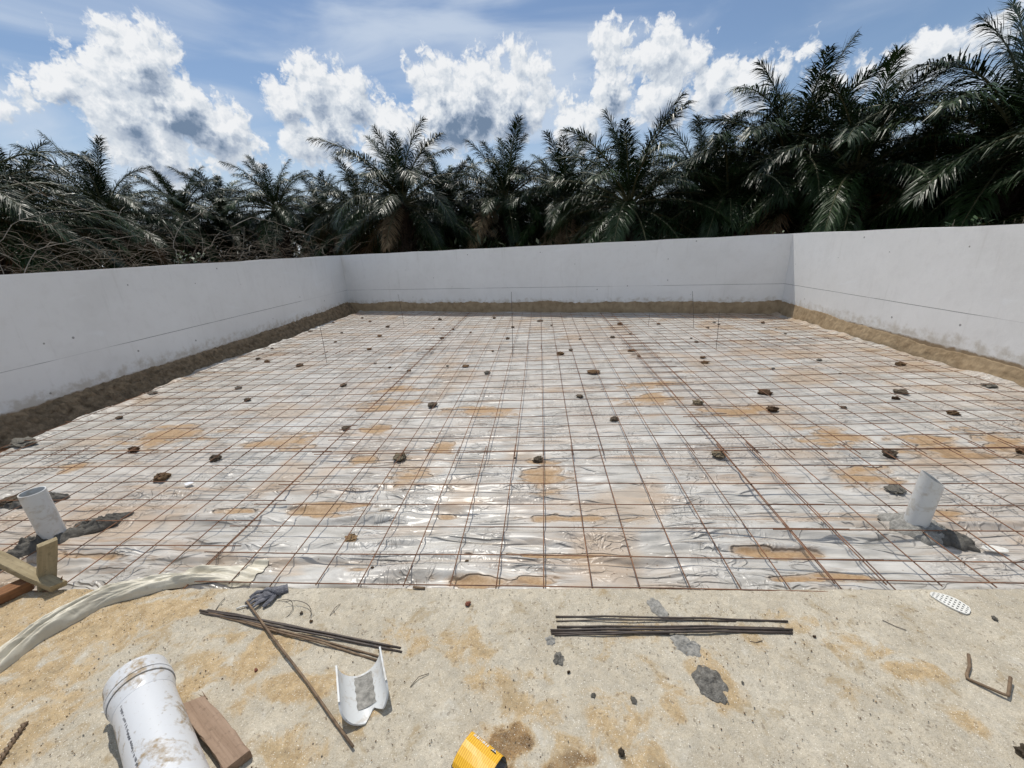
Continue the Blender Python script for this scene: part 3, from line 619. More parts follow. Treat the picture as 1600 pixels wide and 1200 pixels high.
CL_LABEL = {(-1.024,1.665): 'sandy tan clod sitting upright under a bar near the slab edge', (-1.039,2.49): 'pale and dark clod under the first lap, left of the middle bar', (-.051,2.454): 'dark clod under the first lap beside the middle bar', (1.158,2.497): 'pale and dark clod under the heavy lap bar right of the middle', (2.227,2.483): 'dark clod under the first lap behind the right standpipe', (1.97,2.1): 'grey concrete chunk lying just behind the right standpipe', (-2.657,2.258): 'brown elongated clod behind the left standpipe, near a paper scrap', (-3.265,2.647): 'blackish clod alone far behind the left standpipe', (-2.449,2.491): 'dark flat clod at the first lap left of the yard', (-4.40,2.769): 'long pale grey concrete lump beside the left soil bank', (-3.406,1.969): 'dark mortar lump at the left edge behind the left standpipe', (3.031,2.509): 'brown clod under the mesh at the right picture edge', (1.902,3.258): 'blackish flat clod with ragged edge right of the middle', (1.364,3.44): 'pale and dark clod beside the doubled bars', (2.049,3.676): 'large dark brown earth clod on a torn fold of sheet', (.573,3.099): 'dark flat clod under a bar just right of the middle', (-1.681,3.005): 'dark clod under the doubled bar left of the middle', (-1.057,3.485): 'dark flat clod beside an orange puddle, left of the middle', (.56,4.417): 'wide brown crumbled clod in the centre of the yard', (.221,5.242): 'roundest brown clod standing tall in the far centre of the yard', (3.168,3.114): 'brown clod before the right wall beside a rusty bar', (4.0,3.704): 'flat grey clod at the foot of the right wall', (3.192,3.623): 'long flat dark clod before the right wall', (3.027,3.472): 'pointed blackish clod before the right wall', (2.477,3.281): 'small square dark clod on bare sheet right of the middle', (-4.45,4.024): 'grey flat clod where the sheet ends at the left soil bank', (-.384,1.507): 'tiny brown pebble on the sheet close to the slab edge', (-.811,1.437): 'tiny blackish pebble on the sheet by an orange mud patch', (-.217,2.498): 'tiny black pebble beside the first lap'}
FARL = {'d': 'small dark mortar clod propping up the mesh further back', 'b': 'small brown earth clod propping up the mesh further back', 'g': 'small grey mortar clod propping up the mesh further back', 'k': 'small blackish clod propping up the mesh further back', 't': 'small two-tone clod propping up the mesh further back', 's': 'small sandy clod propping up the mesh further back'}
FARG = {'d': 'dark mortar clods under the mesh', 'b': 'brown earth clods under the mesh', 'g': 'grey mortar clods under the mesh', 'k': 'blackish clods under the mesh', 't': 'two-tone clods', 's': 'sandy clods'}
def rock_mesh(seed, m, sub=3, amp=.32, f=1.6, flat=1.):
    bm = bmesh.new(); bmesh.ops.create_icosphere(bm, subdivisions=sub, radius=.5)
    for v in bm.verts:
        n = mnoise.fractal(v.co*f*2+Vector((seed*7.3, seed*1.9, 0)), .9, 2., 4)
        v.co *= 1+amp*n
        if v.co.z < -.3: v.co.z = -.3-(v.co.z+.3)*-.2
        v.co.z *= flat
    me = bpy.data.meshes.new('clod'); bm.to_mesh(me); bm.free(); me.materials.append(m)
    for p in me.polygons: p.use_smooth = (seed % 2 == 0)
    return me
ROCKS = {k: [rock_mesh(i+ord(k), CLODM[k], 3, .62, 1.5+.35*i, (.75, 1, .6, .85)[i]) for i in range(4)] for k in CLODM}
for i, (x, y, w, t) in enumerate(CLODS):
    o = link('mortar_clod', ROCKS[t][i % 4])
    zf = .62 if w < .1 else .42
    o.location = (x, y, float(sheet_z(x, y))+.29*w*zf)
    w *= random.uniform(.68, .95) if (x, y) not in CL_LABEL else .95
    o.scale = (w*1.0, w*random.uniform(.7, 1.0), w*zf); o.rotation_euler = (0, 0, random.uniform(-.5, .5))
    lb = CL_LABEL.get((x, y))
    tag(o, lb or FARL[t], 'clod', None if lb else FARG[t])

# ------------------------------------------------------------------ standpipes and their mortar
def heap(name, cx, cy, rx, ry, h, rot, seed, m, label, z0, rough=.3, cat='mortar', lumps=0., wob=.28):
    nr, na = 26, 64
    rr = np.linspace(0, 1, nr)[:, None]; aa = np.linspace(0, 2*np.pi, na+1)[None, :]
    ca, sa = np.cos(aa), np.sin(aa)
    R = 1+wob*fbm(ca*1.7+seed, sa*1.7+seed*.7, 4, seed)
    x = rr*R*ca*rx; y = rr*R*sa*ry
    z = h*(1-rr**2.2)*(1+rough*fbm(x/max(rx, ry)*3.3+seed, y/max(rx, ry)*3.3, 4, seed+2))+lumps*fbm(x*45, y*45, 3, seed+5)*(1-rr**6)
    z = np.maximum(z, -.004)*1.0; z[-1, :] = -.012
    c, s = math.cos(rot), math.sin(rot)
    o = link(name, grid_mesh(name, x*c-y*s, x*s+y*c, z, m)); o.location = (cx, cy, z0)
    return tag(o, label, cat)
heap('mortar_mound', 1.80, 1.755, .135, .095, .045, -.45, 3, M_MORTARDRY, 'trowelled grey mortar collar round the right standpipe', -.03, .25, lumps=.004)
heap('mortar_mound', 1.87, 1.70, .115, .06, .036, -.75, 9, M_MORTAR, 'dark wet mortar spill below the right standpipe collar', -.03, .4, lumps=.006)
heap('mortar_mound', -2.67, 1.575, .17, .085, .075, .9, 5, M_MORTAR, 'dark lumpy mortar heaped round the left standpipe', -.035, .5, lumps=.014)
heap('mortar_mound', -2.575, 1.745, .15, .055, .04, .75, 7, M_MORTAR, 'dark mortar tongue smeared behind the left standpipe', -.035, .6, lumps=.014)
heap('mortar_mound', -3.25, 1.98, .16, .05, .04, .5, 13, M_MORTAR, 'flat dark mortar smear at the left picture edge', -.04, .6, lumps=.01)
def pipe_mesh(r, th, L, tilt=0., n=40, lens=None):
    """Open tube along +Z from 0 to L; the top is cut on a slant."""
    mb = MB(); v = []
    for (rr, zz) in ((r, 0), (r, L), (r-th, L), (r-th, .0)):
        for j in range(n):
            a = 2*math.pi*j/n; z = zz + (tilt*math.cos(a)*rr if zz > 0 else 0); v.append((rr*math.cos(a), rr*math.sin(a), z))
    f = [(i*n+j, i*n+(j+1) % n, (i+1)*n+(j+1) % n, (i+1)*n+j) for i in range(3) for j in range(n)]
    mb.add(v, f); return mb
o = pipe_mesh(.051, .005, .335).build('standpipe', M_PVCGREY, None, True, (-2.652, 1.615, -.055)); tag(o, 'grey-white plastic standpipe with level top on the left', 'pipe'); o.rotation_euler = (.0, .0, 0)
o = pipe_mesh(.046, .004, .30, -.62).build('standpipe', M_PVCGREY, None, True, (1.787, 1.762, -.05)); tag(o, 'grey-white plastic standpipe with slanting cut top on the right', 'pipe'); o.rotation_euler = (.0, .03, -.35)
for o in [x for x in bpy.data.objects if x.name.startswith('standpipe')]:
    md = o.modifiers.new('split', 'EDGE_SPLIT'); md.split_angle = rad(50)

# ------------------------------------------------------------------ big pipe with socket, lying on the slab
def lying_pipe():
    R, Rs = .0735, .0795
    a = Vector((-1.335, .835, .012+.0845)); d = Vector((.184, -.131, -.006)).normalized()
    root = empty('drain_pipe', a); tag(root, 'large dirty white plastic drain pipe with ringed socket lying on the slab', 'pipe')
    q = d.to_track_quat('Z', 'Y'); root.rotation_mode = 'QUATERNION'; root.rotation_quaternion = q
    def lathe(prof, m, name, n=56, par=None):
        v = [(r*math.cos(2*math.pi*j/n), r*math.sin(2*math.pi*j/n), z) for (z, r) in prof for j in range(n)]
        f = [(i*n+j, i*n+(j+1) % n, (i+1)*n+(j+1) % n, (i+1)*n+j) for i in range(len(prof)-1) for j in range(n)]
        o = link(name, mesh(name, v, f, [m], True), par or root); md = o.modifiers.new('split', 'EDGE_SPLIT'); md.split_angle = rad(35); return o
    barrel = lathe([(.118, R), (.9, R), (.9, R-.005), (.06, R-.005)], M_PVC, 'barrel')
    socket = lathe([(.0, Rs-.007), (.0, Rs), (.043, Rs), (.0432, Rs+.0035), (.058, Rs+.004), (.0582, Rs+.001), (.0615, Rs+.001), (.0617, Rs+.004), (.077, Rs+.0032), (.0772, Rs-.001), (.080, Rs-.001), (.0802, Rs), (.098, Rs-.001), (.112, R+.002), (.122, R+.0006), (.122, R-.004), (.0, Rs-.007)], M_PVC, 'socket')
    for z, r in ((.0600, Rs+.0016), (.0788, Rs-.0004), (.0425, Rs+.0006)):
        lathe([(z-.0018, r-.001), (z-.001, r+.0012), (z+.001, r+.0012), (z+.0018, r-.001)], M_GROOVE, 'groove', par=socket)
    # a torn flap of plastic at the socket mouth
    mb = MB(); mb.add([(-.055, -.066, .006), (-.090, -.052, -.006), (-.094, -.030, .004), (-.074, -.038, .024), (-.057, -.064, .008), (-.092, -.050, -.004), (-.096, -.028, .006), (-.076, -.036, .026)], [(0, 1, 2, 3), (7, 6, 5, 4), (0, 4, 5, 1), (1, 5, 6, 2), (2, 6, 7, 3), (3, 7, 4, 0)])
    mb.build('torn_flap', M_PVC, socket)
    # faint printed line along the barrel, too small to read
    mbp = MB(); rng = random.Random(4); z = .135
    inv = q.inverted(); up = inv @ Vector((0, 0, 1)); sd = inv @ Vector((0, 0, 1)).cross(d).normalized()
    ph0 = math.atan2(up.y, up.x)
    sgn = 1 if (inv @ Vector((-1, -.8, 0))).dot(Vector((-math.sin(ph0), math.cos(ph0), 0))) > 0 else -1
    ph = ph0+sgn*.62
    while z < .42:
        w = rng.choice((.0016, .0024, .003)); h = .0062*rng.choice((.7, 1, 1)); da = h/R/2; rr = R+.0004
        o_ = rng.uniform(-.02, .02)
        pts = [(rr*math.cos(ph+o_+s*da), rr*math.sin(ph+o_+s*da), z+t) for s, t in ((-1, 0), (1, 0), (1, w), (-1, w))]
        mbp.add(pts, [(0, 1, 2, 3)]); z += w+rng.choice((.0012, .0014, .002, .006))
    mbp.build('print_line', M_INK, barrel)
lying_pipe()

# ------------------------------------------------------------------ timber
def plank(name, a, b, w, t, m, label, splinter=0, roll_=0., parent=None, cat='timber', seed=1, seg=14):
    a = Vector(a); b = Vector(b); d = b-a; L = d.length; d.normalize()
    sx = d; sy = Vector((0, 0, 1)).cross(sx).normalized(); sz = sx.cross(sy)
    Rm = Matrix.Rotation(roll_, 3, sx); sy = Rm @ sy; sz = Rm @ sz
    v = []; rg = random.Random(seed); ring = 8
    prof = [(-.5, -.5+.12), (-.5, .5-.12), (-.5+.04, .5), (.5-.04, .5), (.5, .5-.12), (.5, -.5+.12), (.5-.04, -.5), (-.5+.04, -.5)]
    for i in range(seg+1):
        x = L*i/seg
        for (py, pz) in prof:
            xx = x
            if splinter and i == 0: xx = x+rg.uniform(-.035, .03)*splinter
            if i == seg: xx = x+py*w*.25
            v.append((xx, py*w+rg.uniform(-.0014, .0014)+.002*math.sin(x*17+seed), pz*t+rg.uniform(-.0008, .0008)))
    f = [(i*ring+j, i*ring+(j+1) % ring, (i+1)*ring+(j+1) % ring, (i+1)*ring+j) for i in range(seg) for j in range(ring)]
    f += [tuple(range(ring))[::-1], tuple(seg*ring+j for j in range(ring))]
    if splinter:
        for k in range(7):
            y = rg.uniform(-.5, .5)*w; z = rg.uniform(-.4, .4)*t; l = rg.uniform(.02, .05); b0 = len(v); s = rg.uniform(.0015, .004)
            v += [(.01, y-s, z-s), (.01, y+s, z-s), (.01, y, z+s), (-l, y+rg.uniform(-.012, .012), z+rg.uniform(-.004, .012))]
            f += [(b0, b0+1, b0+3), (b0+1, b0+2, b0+3), (b0+2, b0, b0+3)]
    o = link(name, mesh(name, v, f, [m], False))
    Mw = Matrix(((sx.x, sy.x, sz.x, a.x), (sx.y, sy.y, sz.y, a.y), (sx.z, sy.z, sz.z, a.z), (0, 0, 0, 1)))
    o.matrix_world = Mw
    if parent is not None: o.parent = parent; o.matrix_parent_inverse = parent.matrix_world.inverted()
    if label: tag(o, label, cat)
    return o
plank('wooden_block', (-1.135, .808, .027), (-.880, .668, .027), .062, .032, M_WOODBLOCK, 'short red-brown timber offcut with splintered end beside the drain pipe', 1, .06, seed=5)
stake = plank('wooden_stake', (-2.268, 1.262, -.06), (-2.205, 1.310, .225), .058, .03, M_WOODOLD, None, 0, -1.17, None, seed=3)
frame = empty('timber_profile', (-2.27, 1.26, 0)); tag(frame, 'weathered timber stake with a sloping rail nailed across it at the left edge', 'timber profile')
bpy.context.view_layer.update()
stake.name = 'stake'; stake.parent = frame; stake.matrix_parent_inverse = frame.matrix_world.inverted()
rail = plank('rail', (-2.80, 1.345, .262), (-2.158, 1.250, .038), .05, .03, M_WOODOLD, None, 0, -.1, frame, seed=8, seg=20)
mb = MB(); mb.add([(-2.175, 1.275, .055), (-2.158, 1.28, .070), (-2.160, 1.262, .045), (-2.17, 1.28, .05)], [(0, 1, 2), (0, 1, 3), (1, 2, 3), (0, 2, 3)])
ch = mb.build('splinter', M_WOODRED, None); ch.parent = frame; ch.matrix_parent_inverse = frame.matrix_world.inverted()
plank('timber_board', (-2.48, .95, .05), (-2.315, 1.275, .04), .06, .045, M_WOODRED, 'red-brown timber board lying under the sloping rail at the left edge', 0, .1, seed=12)

# ------------------------------------------------------------------ folded strip of sheet
def strip():
    C = [(-1.99, .80, .02), (-1.985, .897, .03), (-2.0, .981, .035), (-1.978, 1.048, .036), (-1.954, 1.127, .036), (-1.904, 1.205, .036), (-1.84, 1.258, .036), (-1.732, 1.305, .036), (-1.626, 1.352, .03), (-1.50, 1.385, .024), (-1.412, 1.40, .016), (-1.34, 1.40, .008)]
    W = [.05, .06, .07, .082, .092, .098, .10, .095, .085, .085, .09, .08]
    n = 320; m = 46
    t = np.linspace(0, len(C)-1, n); i0 = np.clip(t.astype(int), 0, len(C)-2); fr = t-i0; fr = fr*fr*(3-2*fr)*.35+fr*.65
    Cn = np.array(C); P = Cn[i0]*(1-fr)[:, None]+Cn[i0+1]*fr[:, None]; Wn = np.array(W); w = (Wn[i0]*(1-fr)+Wn[i0+1]*fr)*.95
    k = np.ones(31)/31
    for c in range(3): P[15:-15, c] = np.convolve(P[:, c], k, 'valid')
    T = np.gradient(P, axis=0); T /= np.linalg.norm(T, axis=1)[:, None]
    Nn = np.stack([-T[:, 1], T[:, 0], T[:, 2]*0], -1)
    m = 90; n_ = n
    c = np.linspace(-1, 1, m)[None, :]; s = np.linspace(0, 1.25, n)[:, None]; ww = w[:, None]*(.62+.12*pnoise(s*3, s*0+1.5, 3)+.35*sstep(1.0, 1.25, s))
    fade = sstep(1.22, .86, s)
    dg = c*1.0-s*2.3+.22*fbm(s*2.2+c*.3, c*.8+s*0, 2, 6)
    fold = np.abs(np.sin(dg*math.pi*.95))**.75+.35*np.abs(np.sin(dg*math.pi*2.3+1))**1.5                           # long diagonal pleats of the twist
    fold2 = ridged(c*1.9+s*2.4, s*3.1-c*.6, 3, 24)
    dome = np.sqrt(np.clip(1-np.abs(c)**2.6, 0, 1))
    hz = dome*(.010+.036*fade*(.25+.60*fold)+.004*fold2)*(.18+.82*fade)
    off = c*ww*(1+.07*np.sin(s*21+c*2)+.05*pnoise(s*16, c*1.5+s*0, 5))+.012*pnoise(s*5, s*0+7, 9)
    X = P[:, 0][:, None]+Nn[:, 0][:, None]*off; Y = P[:, 1][:, None]+Nn[:, 1][:, None]*off; base = .0125+(np.minimum(sheet_z(X, Y)+.004, .004)-.0125)*sstep(-.02, .05, Y-edge_y(X)); Zz = base+np.maximum(hz, .0)+(.55*(P[:, 2][:, None]-.02)*dome*fade).clip(0, 1)
    tag(link('plastic_strip', grid_mesh('plastic_strip', X, Y, Zz, M_STRIP)), 'long twisted strip of milky plastic film lying on sand along the slab edge', 'plastic film')
strip()

# ------------------------------------------------------------------ steel rods on the slab
def rz(p, z): return (p[0], p[1], z)
rods = [((-1.25, 1.206), (-.572, .724), .024, .0040, M_RODRUST, 'longest loose tan rusty rod lying across the left bundle towards the half pipe', None),
        ((-1.427, 1.168), (-.536, 1.031), .016, .0042, M_ROD, 'upper long dark rod of the left crossing bundle', 'left bundle of dark rods'),
        ((-1.414, 1.156), (-.527, 1.017), .016, .004, M_ROD, 'lower long dark rod of the left bundle, reaching farthest right', 'left bundle of dark rods'),
        ((-1.379, 1.157), (-.590, .996), .015, .0036, M_RODRUST, 'longer rusty rod of the left bundle, ending by the half pipe corner', 'rusty rods of the left bundle'),
        ((-1.329, 1.143), (-.600, .985), .015, .0036, M_RODRUST, 'shorter rusty rod of the left bundle, nearest the half pipe', 'rusty rods of the left bundle'),
        ((-1.395, 1.170), (-.80, 1.072), .016, .0038, M_ROD, 'short dark rod lying on top of the left crossing bundle', 'left bundle of dark rods'),
        ((.024, 1.176), (.873, 1.18), .016, .0035, M_ROD, 'farthest full-length dark rod of the right rod bundle', None),
        ((.026, 1.157), (.689, 1.177), .015, .0025, M_ROD, 'thin shorter rod meeting the farthest rod of the right bundle', None),
        ((.027, 1.132), (.844, 1.150), .016, .0038, M_ROD, 'farthest of the three dark rods packed together in the right bundle', 'right bundle of dark rods'),
        ((.003, 1.116), (.87, 1.145), .017, .0042, M_ROD, 'middle of the three dark rods packed together in the right bundle', 'right bundle of dark rods'),
        ((.005, 1.105), (.863, 1.133), .016, .0042, M_ROD, 'nearest of the three dark rods packed together in the right bundle', 'right bundle of dark rods'),
        ((.017, 1.098), (.431, 1.115), .015, .003, M_ROD, 'short dark rod at the near side of the right bundle', None)]
for (p, q, z, r, m, lb, gp) in rods:
    n = 9; pts = [(p[0]+(q[0]-p[0])*i/n, p[1]+(q[1]-p[1])*i/n+.002*math.sin(i*1.1+p[0]*9), z+.002*math.sin(i*.8+p[1]*20)+(.004 if 2 <= i <= 6 else 0)) for i in range(n+1)]
    rod(pts, r, m, lb, 'steel rod', gp)
rod([(1.377, 1.064, .02), (1.345, 1.025, .018), (1.309, .995, .017), (1.302, .986, .017), (1.308, .980, .017), (1.355, .938, .022), (1.363, .932, .024), (1.370, .937, .022), (1.42, .984, .03)], .0045, M_RODRUST, 'rusty bar bent into a U lying on the right of the slab', 'steel rod', name='bent_bar')
tb = MB()
for k in range(2):
    tb.tube([(-1.60+(-.054)*i/24+.004*math.cos(i*1.2+k*math.pi), .63+.115*i/24+.003*math.cos(i*1.2+k*math.pi), .018+.004*math.sin(i*1.2+k*math.pi)) for i in range(25)], .0042, 6)
tag(tb.build('twisted_bar', M_RODRUST, None, True), 'short twisted rusty bar at the lower left corner', 'steel rod')

# ------------------------------------------------------------------ half pipe
def half_pipe():
    far = Vector((-.638, .936, .085)); near = Vector((-.577, .830, .085)); d = (near-far).normalized(); sd = Vector((-d.y, d.x, 0)); up = Vector((0, 0, 1))
    R = .0725; th = .0055; n = 44; k = 12; v = []; Lr = (near-far).length
    def L(a):   # cut line of the near end: longest at the bottom, with a V notch
        base = Lr+.046*max(0, math.cos(a))**.6 if abs(a) < math.pi/2 else Lr
        return base-.034*max(0, 1-abs(a-.28)/.42)
    def Lf(a): return .004*math.cos(a*2)
    for rr in (R, R-th):
        for i in range(n+1):
            a = rad(-97)+rad(194)*i/n
            for j in range(k+1):
                x = Lf(a)+(L(a)-Lf(a))*j/k
                p = far+d*x+sd*(-rr*math.sin(a)*-1)+up*(-rr*math.cos(a))
                v.append(p-far)
    f = []; S = (n+1)*(k+1)
    for i in range(n):
        for j in range(k):
            q = (i*(k+1)+j, i*(k+1)+j+1, (i+1)*(k+1)+j+1, (i+1)*(k+1)+j)
            f.append(q); f.append(tuple(S+x for x in q[::-1]))
    for i in range(n):
        for j in (0, k):
            a_, b_ = i*(k+1)+j, (i+1)*(k+1)+j; f.append((a_, b_, S+b_, S+a_))
    for j in range(k):
        for i in (0, n):
            a_, b_ = i*(k+1)+j, i*(k+1)+j+1; f.append((a_, b_, S+b_, S+a_))
    root = empty('half_pipe', far); tag(root, 'white plastic pipe split lengthwise into a trough with a notched near end', 'half pipe')
    o = link('shell', mesh('shell', v, f, [M_PVCGREY], True), root); md = o.modifiers.new('split', 'EDGE_SPLIT'); md.split_angle = rad(35)
    # dried silt strip along the bottom
    mb = MB(); w = []
    for j in range(15):
        x = .012+.112*j/14
        for s in range(7):
            a = rad(-24+50*s/6)+.03*math.sin(j*1.9+s); rr = R-th-.0012-.0012*math.sin(math.pi*s/6)*(1+.5*math.sin(j*2.3+s*2))
            w.append(d*x+sd*(rr*math.sin(a))+up*(-rr*math.cos(a)))
    mb.add(w, [(j*7+s, j*7+s+1, (j+1)*7+s+1, (j+1)*7+s) for j in range(14) for s in range(6)])
    mb.build('silt_strip', M_MORTARDRY, root, True)
half_pipe()

# ------------------------------------------------------------------ glove, sole, scraps
def glove():
    root = empty('work_glove', (-1.184, 1.243, .012), rad(32)); tag(root, 'crumpled dark grey knitted work glove by the slab edge', 'glove')
    bm = bmesh.new(); mb = MB()
    mb.tube([(.075, .002, .012), (.05, 0, .016), (.02, 0, .02), (-.005, .0, .02), (-.02, .0, .014)], [.022, .030, .033, .030, .018], 10)
    fing = [((-.005, .026), (-.045, .040), (-.078, .036), .010), ((-.012, .010), (-.058, .014), (-.096, .004), .0105), ((-.012, -.008), (-.056, -.012), (-.088, -.022), .0105), ((-.006, -.024), (-.040, -.036), (-.066, -.050), .0095), ((.035, -.026), (.012, -.056), (-.018, -.066), .011)]
    for a, b, c, r in fing: mb.tube([(a[0], a[1], .018), (b[0], b[1], .024), (c[0], c[1], .010)], [r, r*1.05, r*.8], 8)
    o = link('knit', mesh('knit', mb.v, mb.f, [M_GLOVE], True), root)
    for vv in o.data.vertices:
        vv.co.z = max(.001, vv.co.z*.8+.006*mnoise.noise(vv.co*60))
        vv.co += Vector((.004*mnoise.noise(vv.co*50+Vector((3, 0, 0))), .004*mnoise.noise(vv.co*50), 0))
    root.scale = (.86, .86, .7)
    rm = o.modifiers.new('remesh', 'REMESH'); rm.mode = 'VOXEL'; rm.voxel_size = .0028; rm.use_smooth_shade = True
    cf = MB(); cf.tube([(.072, .001, .012), (.088, .002, .010)], [.025, .027], 14, caps=False); c = cf.build('cuff', M_GLOVE, root, True)
    for vv in c.data.vertices: vv.co.z = max(.001, vv.co.z*.75)
    # a fold of knit lying across the palm
    fm = MB(); fm.tube([(.055, -.03, .01), (.03, -.008, .042), (.0, .02, .036), (-.03, .03, .018)], [.008, .012, .011, .006], 7); fm.build('fold', M_GLOVE, root, True)
glove()
def sole():
    root = empty('perforated_insole', (1.475, 1.318, .012), rad(-52)); tag(root, 'small white perforated plastic insole piece at the slab edge on the right', 'plastic scrap')
    # outline: half width as a function of length, holes in a regular grid
    L = .106; nx, ny = 19, 9; cell = L/nx; mb = MB()
    def hw(x): t = x/L; return 1.3*(.012+.020*math.sin(math.pi*min(1, t*1.02)**.9*.93+.1)**.8)*(.55+.5*t) if t < 1 else 0
    def cy(x): return .006*math.sin(x/L*3)
    vid = {}
    def vtx(i, j, z):
        key = (i, j, z)
        if key not in vid:
            x = i*cell; t = (j/ny-.5)*2; e = max(.003, hw(min(max(x, .0015), L*.985))*(1 if 0 < i < nx else .55)); vid[key] = len(mb.v); mb.v.append((x, cy(x)+t*e, z))
        return vid[key]
    solid = {(i, j): not (i % 2 == 1 and j % 2 == 1 and 1 <= i <= nx-2 and 1 <= j <= ny-2) for i in range(nx) for j in range(ny)}
    for (i, j), s in solid.items():
        if not s: continue
        mb.f.append((vtx(i, j, .005), vtx(i+1, j, .005), vtx(i+1, j+1, .005), vtx(i, j+1, .005)))
        for (di, dj, a, b) in ((-1, 0, (i, j+1), (i, j)), (1, 0, (i+1, j), (i+1, j+1)), (0, -1, (i, j), (i+1, j)), (0, 1, (i+1, j+1), (i, j+1))):
            if not solid.get((i+di, j+dj), False): mb.f.append((vtx(*a, .005), vtx(*a, 0), vtx(*b, 0), vtx(*b, .005)))
    link('insole_plate', mesh('insole_plate', mb.v, mb.f, [M_WHITE], False), root)
sole()
def scrap(name, x, y, sx, sy, rot, m, label, z, n=9, seed=1):
    mb = MB(); v = [(0, 0, .004)]; rg = random.Random(seed)
    for i in range(n): a = 2*math.pi*i/n; v.append((math.cos(a)*sx*rg.uniform(.8, 1.1), math.sin(a)*sy*rg.uniform(.8, 1.1), rg.uniform(.0, .006)))
    k = len(v); v += [(p[0], p[1], p[2]-.0012) for p in v]
    f = [(0, 1+i, 1+(i+1) % n) for i in range(n)]+[(k, k+1+(i+1) % n, k+1+i) for i in range(n)]+[(1+i, k+1+i, k+1+(i+1) % n, 1+(i+1) % n) for i in range(n)]
    mb.add(v, f); o = mb.build(name, m, None, False, (x, y, z)); o.rotation_euler.z = rot; return tag(o, label, 'scrap')
scrap('plastic_scrap', 2.003, 1.608, .05, .022, -.15, M_WHITE, 'oval white plastic scrap on the sheet right of the right standpipe', -.022, 12)
scrap('paper_scrap', -2.376, 2.172, .035, .03, .3, M_PAPER, 'square white paper scrap on the sheet behind the left standpipe', -.03, 4, 3)
rod([(-1.275, 1.177, .016), (-1.258, 1.186, .018), (-1.239, 1.193, .016)], .0035, M_WHITE, 'little white plastic stick left of the glove', 'scrap', name='plastic_stick', n=5)
rod([(-1.36, 1.169, .014), (-1.364, 1.2, .018), (-1.368, 1.232, .014)], .0016, M_TWIG, 'thin dry twig beside the left end of the rods', 'twig', name='dry_twig', n=4)
def wire(pts, label): rod(pts, .0013, M_ROD, label, 'tie wire', None, 'tie_wire', 4)
wire([(-1.11+.075*math.cos(a), 1.175+.05*math.sin(a), .016+.01*math.sin(a*2)) for a in [x*.3 for x in range(-2, 12)]], 'thin tie wire curled in a loose loop below the glove')
wire([(-1.04+.10*math.cos(a), 1.14+.07*math.sin(a), .018+.012*math.sin(a)) for a in [x*.25 for x in range(0, 9)]], 'thin tie wire arching right of the loose loop')
wire([(-.868, 1.158, .013), (-.86, 1.19, .02), (-.852, 1.215, .013)], 'short thin wire lying right of the tie wire loops')
wire([(-.46, .90, .013), (-.44, .93, .018), (-.41, .945, .013)], 'hair-thin wire beside the right rim of the half pipe')
wire([(.70, 1.096, .013), (.72, 1.092, .013), (.745, 1.10, .013)], 'thin wire scrap just below the right rod bundle')
wire([(1.21, 1.195, .013), (1.235, 1.17, .013), (1.26, 1.155, .013)], 'thin wire scrap below and left of the insole')

# ------------------------------------------------------------------ mortar splats and stones on the slab
heap('mortar_splat',   .510, .945, .048, .060, .009, .2, 31, M_SPLAT, 'round dark crumbly mortar splat in the middle of the slab', .0125, .35, lumps=.005, wob=.22)
heap('mortar_splat', .475, 1.075, .05, .036, .010, -.5, 33, M_MORTARDRY, 'grey streaky mortar smear just below the right rod bundle', .011, .6, lumps=.004)
heap('mortar_splat', .42, 1.225, .028, .055, .006, .35, 35, M_MORTARDRY, 'grey mortar smear between the right rod bundle and the slab edge', .011, .6, lumps=.003)
heap('mortar_splat', .029, 1.012, .02, .024, .007, .2, 37, M_SPLAT, 'small dark mortar splat below the left end of the right bundle', .011, .6, lumps=.004)
heap('mortar_splat', .002, 1.08, .018, .02, .006, .2, 39, M_MORTARDRY, 'small grey mortar splat touching the left end of the right bundle', .011, .6, lumps=.003)
def stone(x, y, w, k, label, zf=.6, seed=0):
    w *= .78
    o = link('stone', ROCKS[k][seed % 4]); o.location = (x, y, .012+.28*w*zf); o.scale = (w, w*.8, w*zf); o.rotation_euler.z = x*7; return tag(o, label, 'stone')
M_RST = mottled('red_stone', (.16, .05, .03), (.27, .11, .07), 40, .8); CLODM['r'] = M_RST; ROCKS['r'] = [rock_mesh(91+i, M_RST) for i in range(4)]
stone(-.325, 1.225, .03, 'r', 'flat reddish stone alone between the two rod bundles')
stone(.192, .742, .024, 'd', 'dark upright lump beside a brown stain at the bottom edge', 1.2, 1)
stone(.256, .885, .026, 'g', 'grey flake on the slab left of the round mortar splat', .4, 2)
stone(.133, .894, .02, 'g', 'pale grey pebble near the grey flake', .6, 3)
stone(1.262, .785, .05, 'd', 'dark brown lump at the lower right picture edge', .8, 1)
stone(1.60, 1.21, .022, 'g', 'grey pebble below the insole near the right edge', .6, 1)
stone(-.99, 1.165, .018, 'd', 'dark pebble beside the tie wire loops', .8, 2)
stone(-.93, 1.13, .016, 'b', 'brown pebble above the left rod bundle', .8, 0)
stone(-1.02, .935, .016, 'r', 'small red-brown stone above the timber offcut', .8, 1)
stone(.06, .965, .014, 'k', 'small black pebble in the middle of the slab', .8, 1)
stone(.93, 1.12, .014, 'k', 'small black pebble right of the right rod bundle', .8, 2)
stone(.61, .95, .012, 'g', 'small grey pebble right of the round mortar splat', .8, 2)
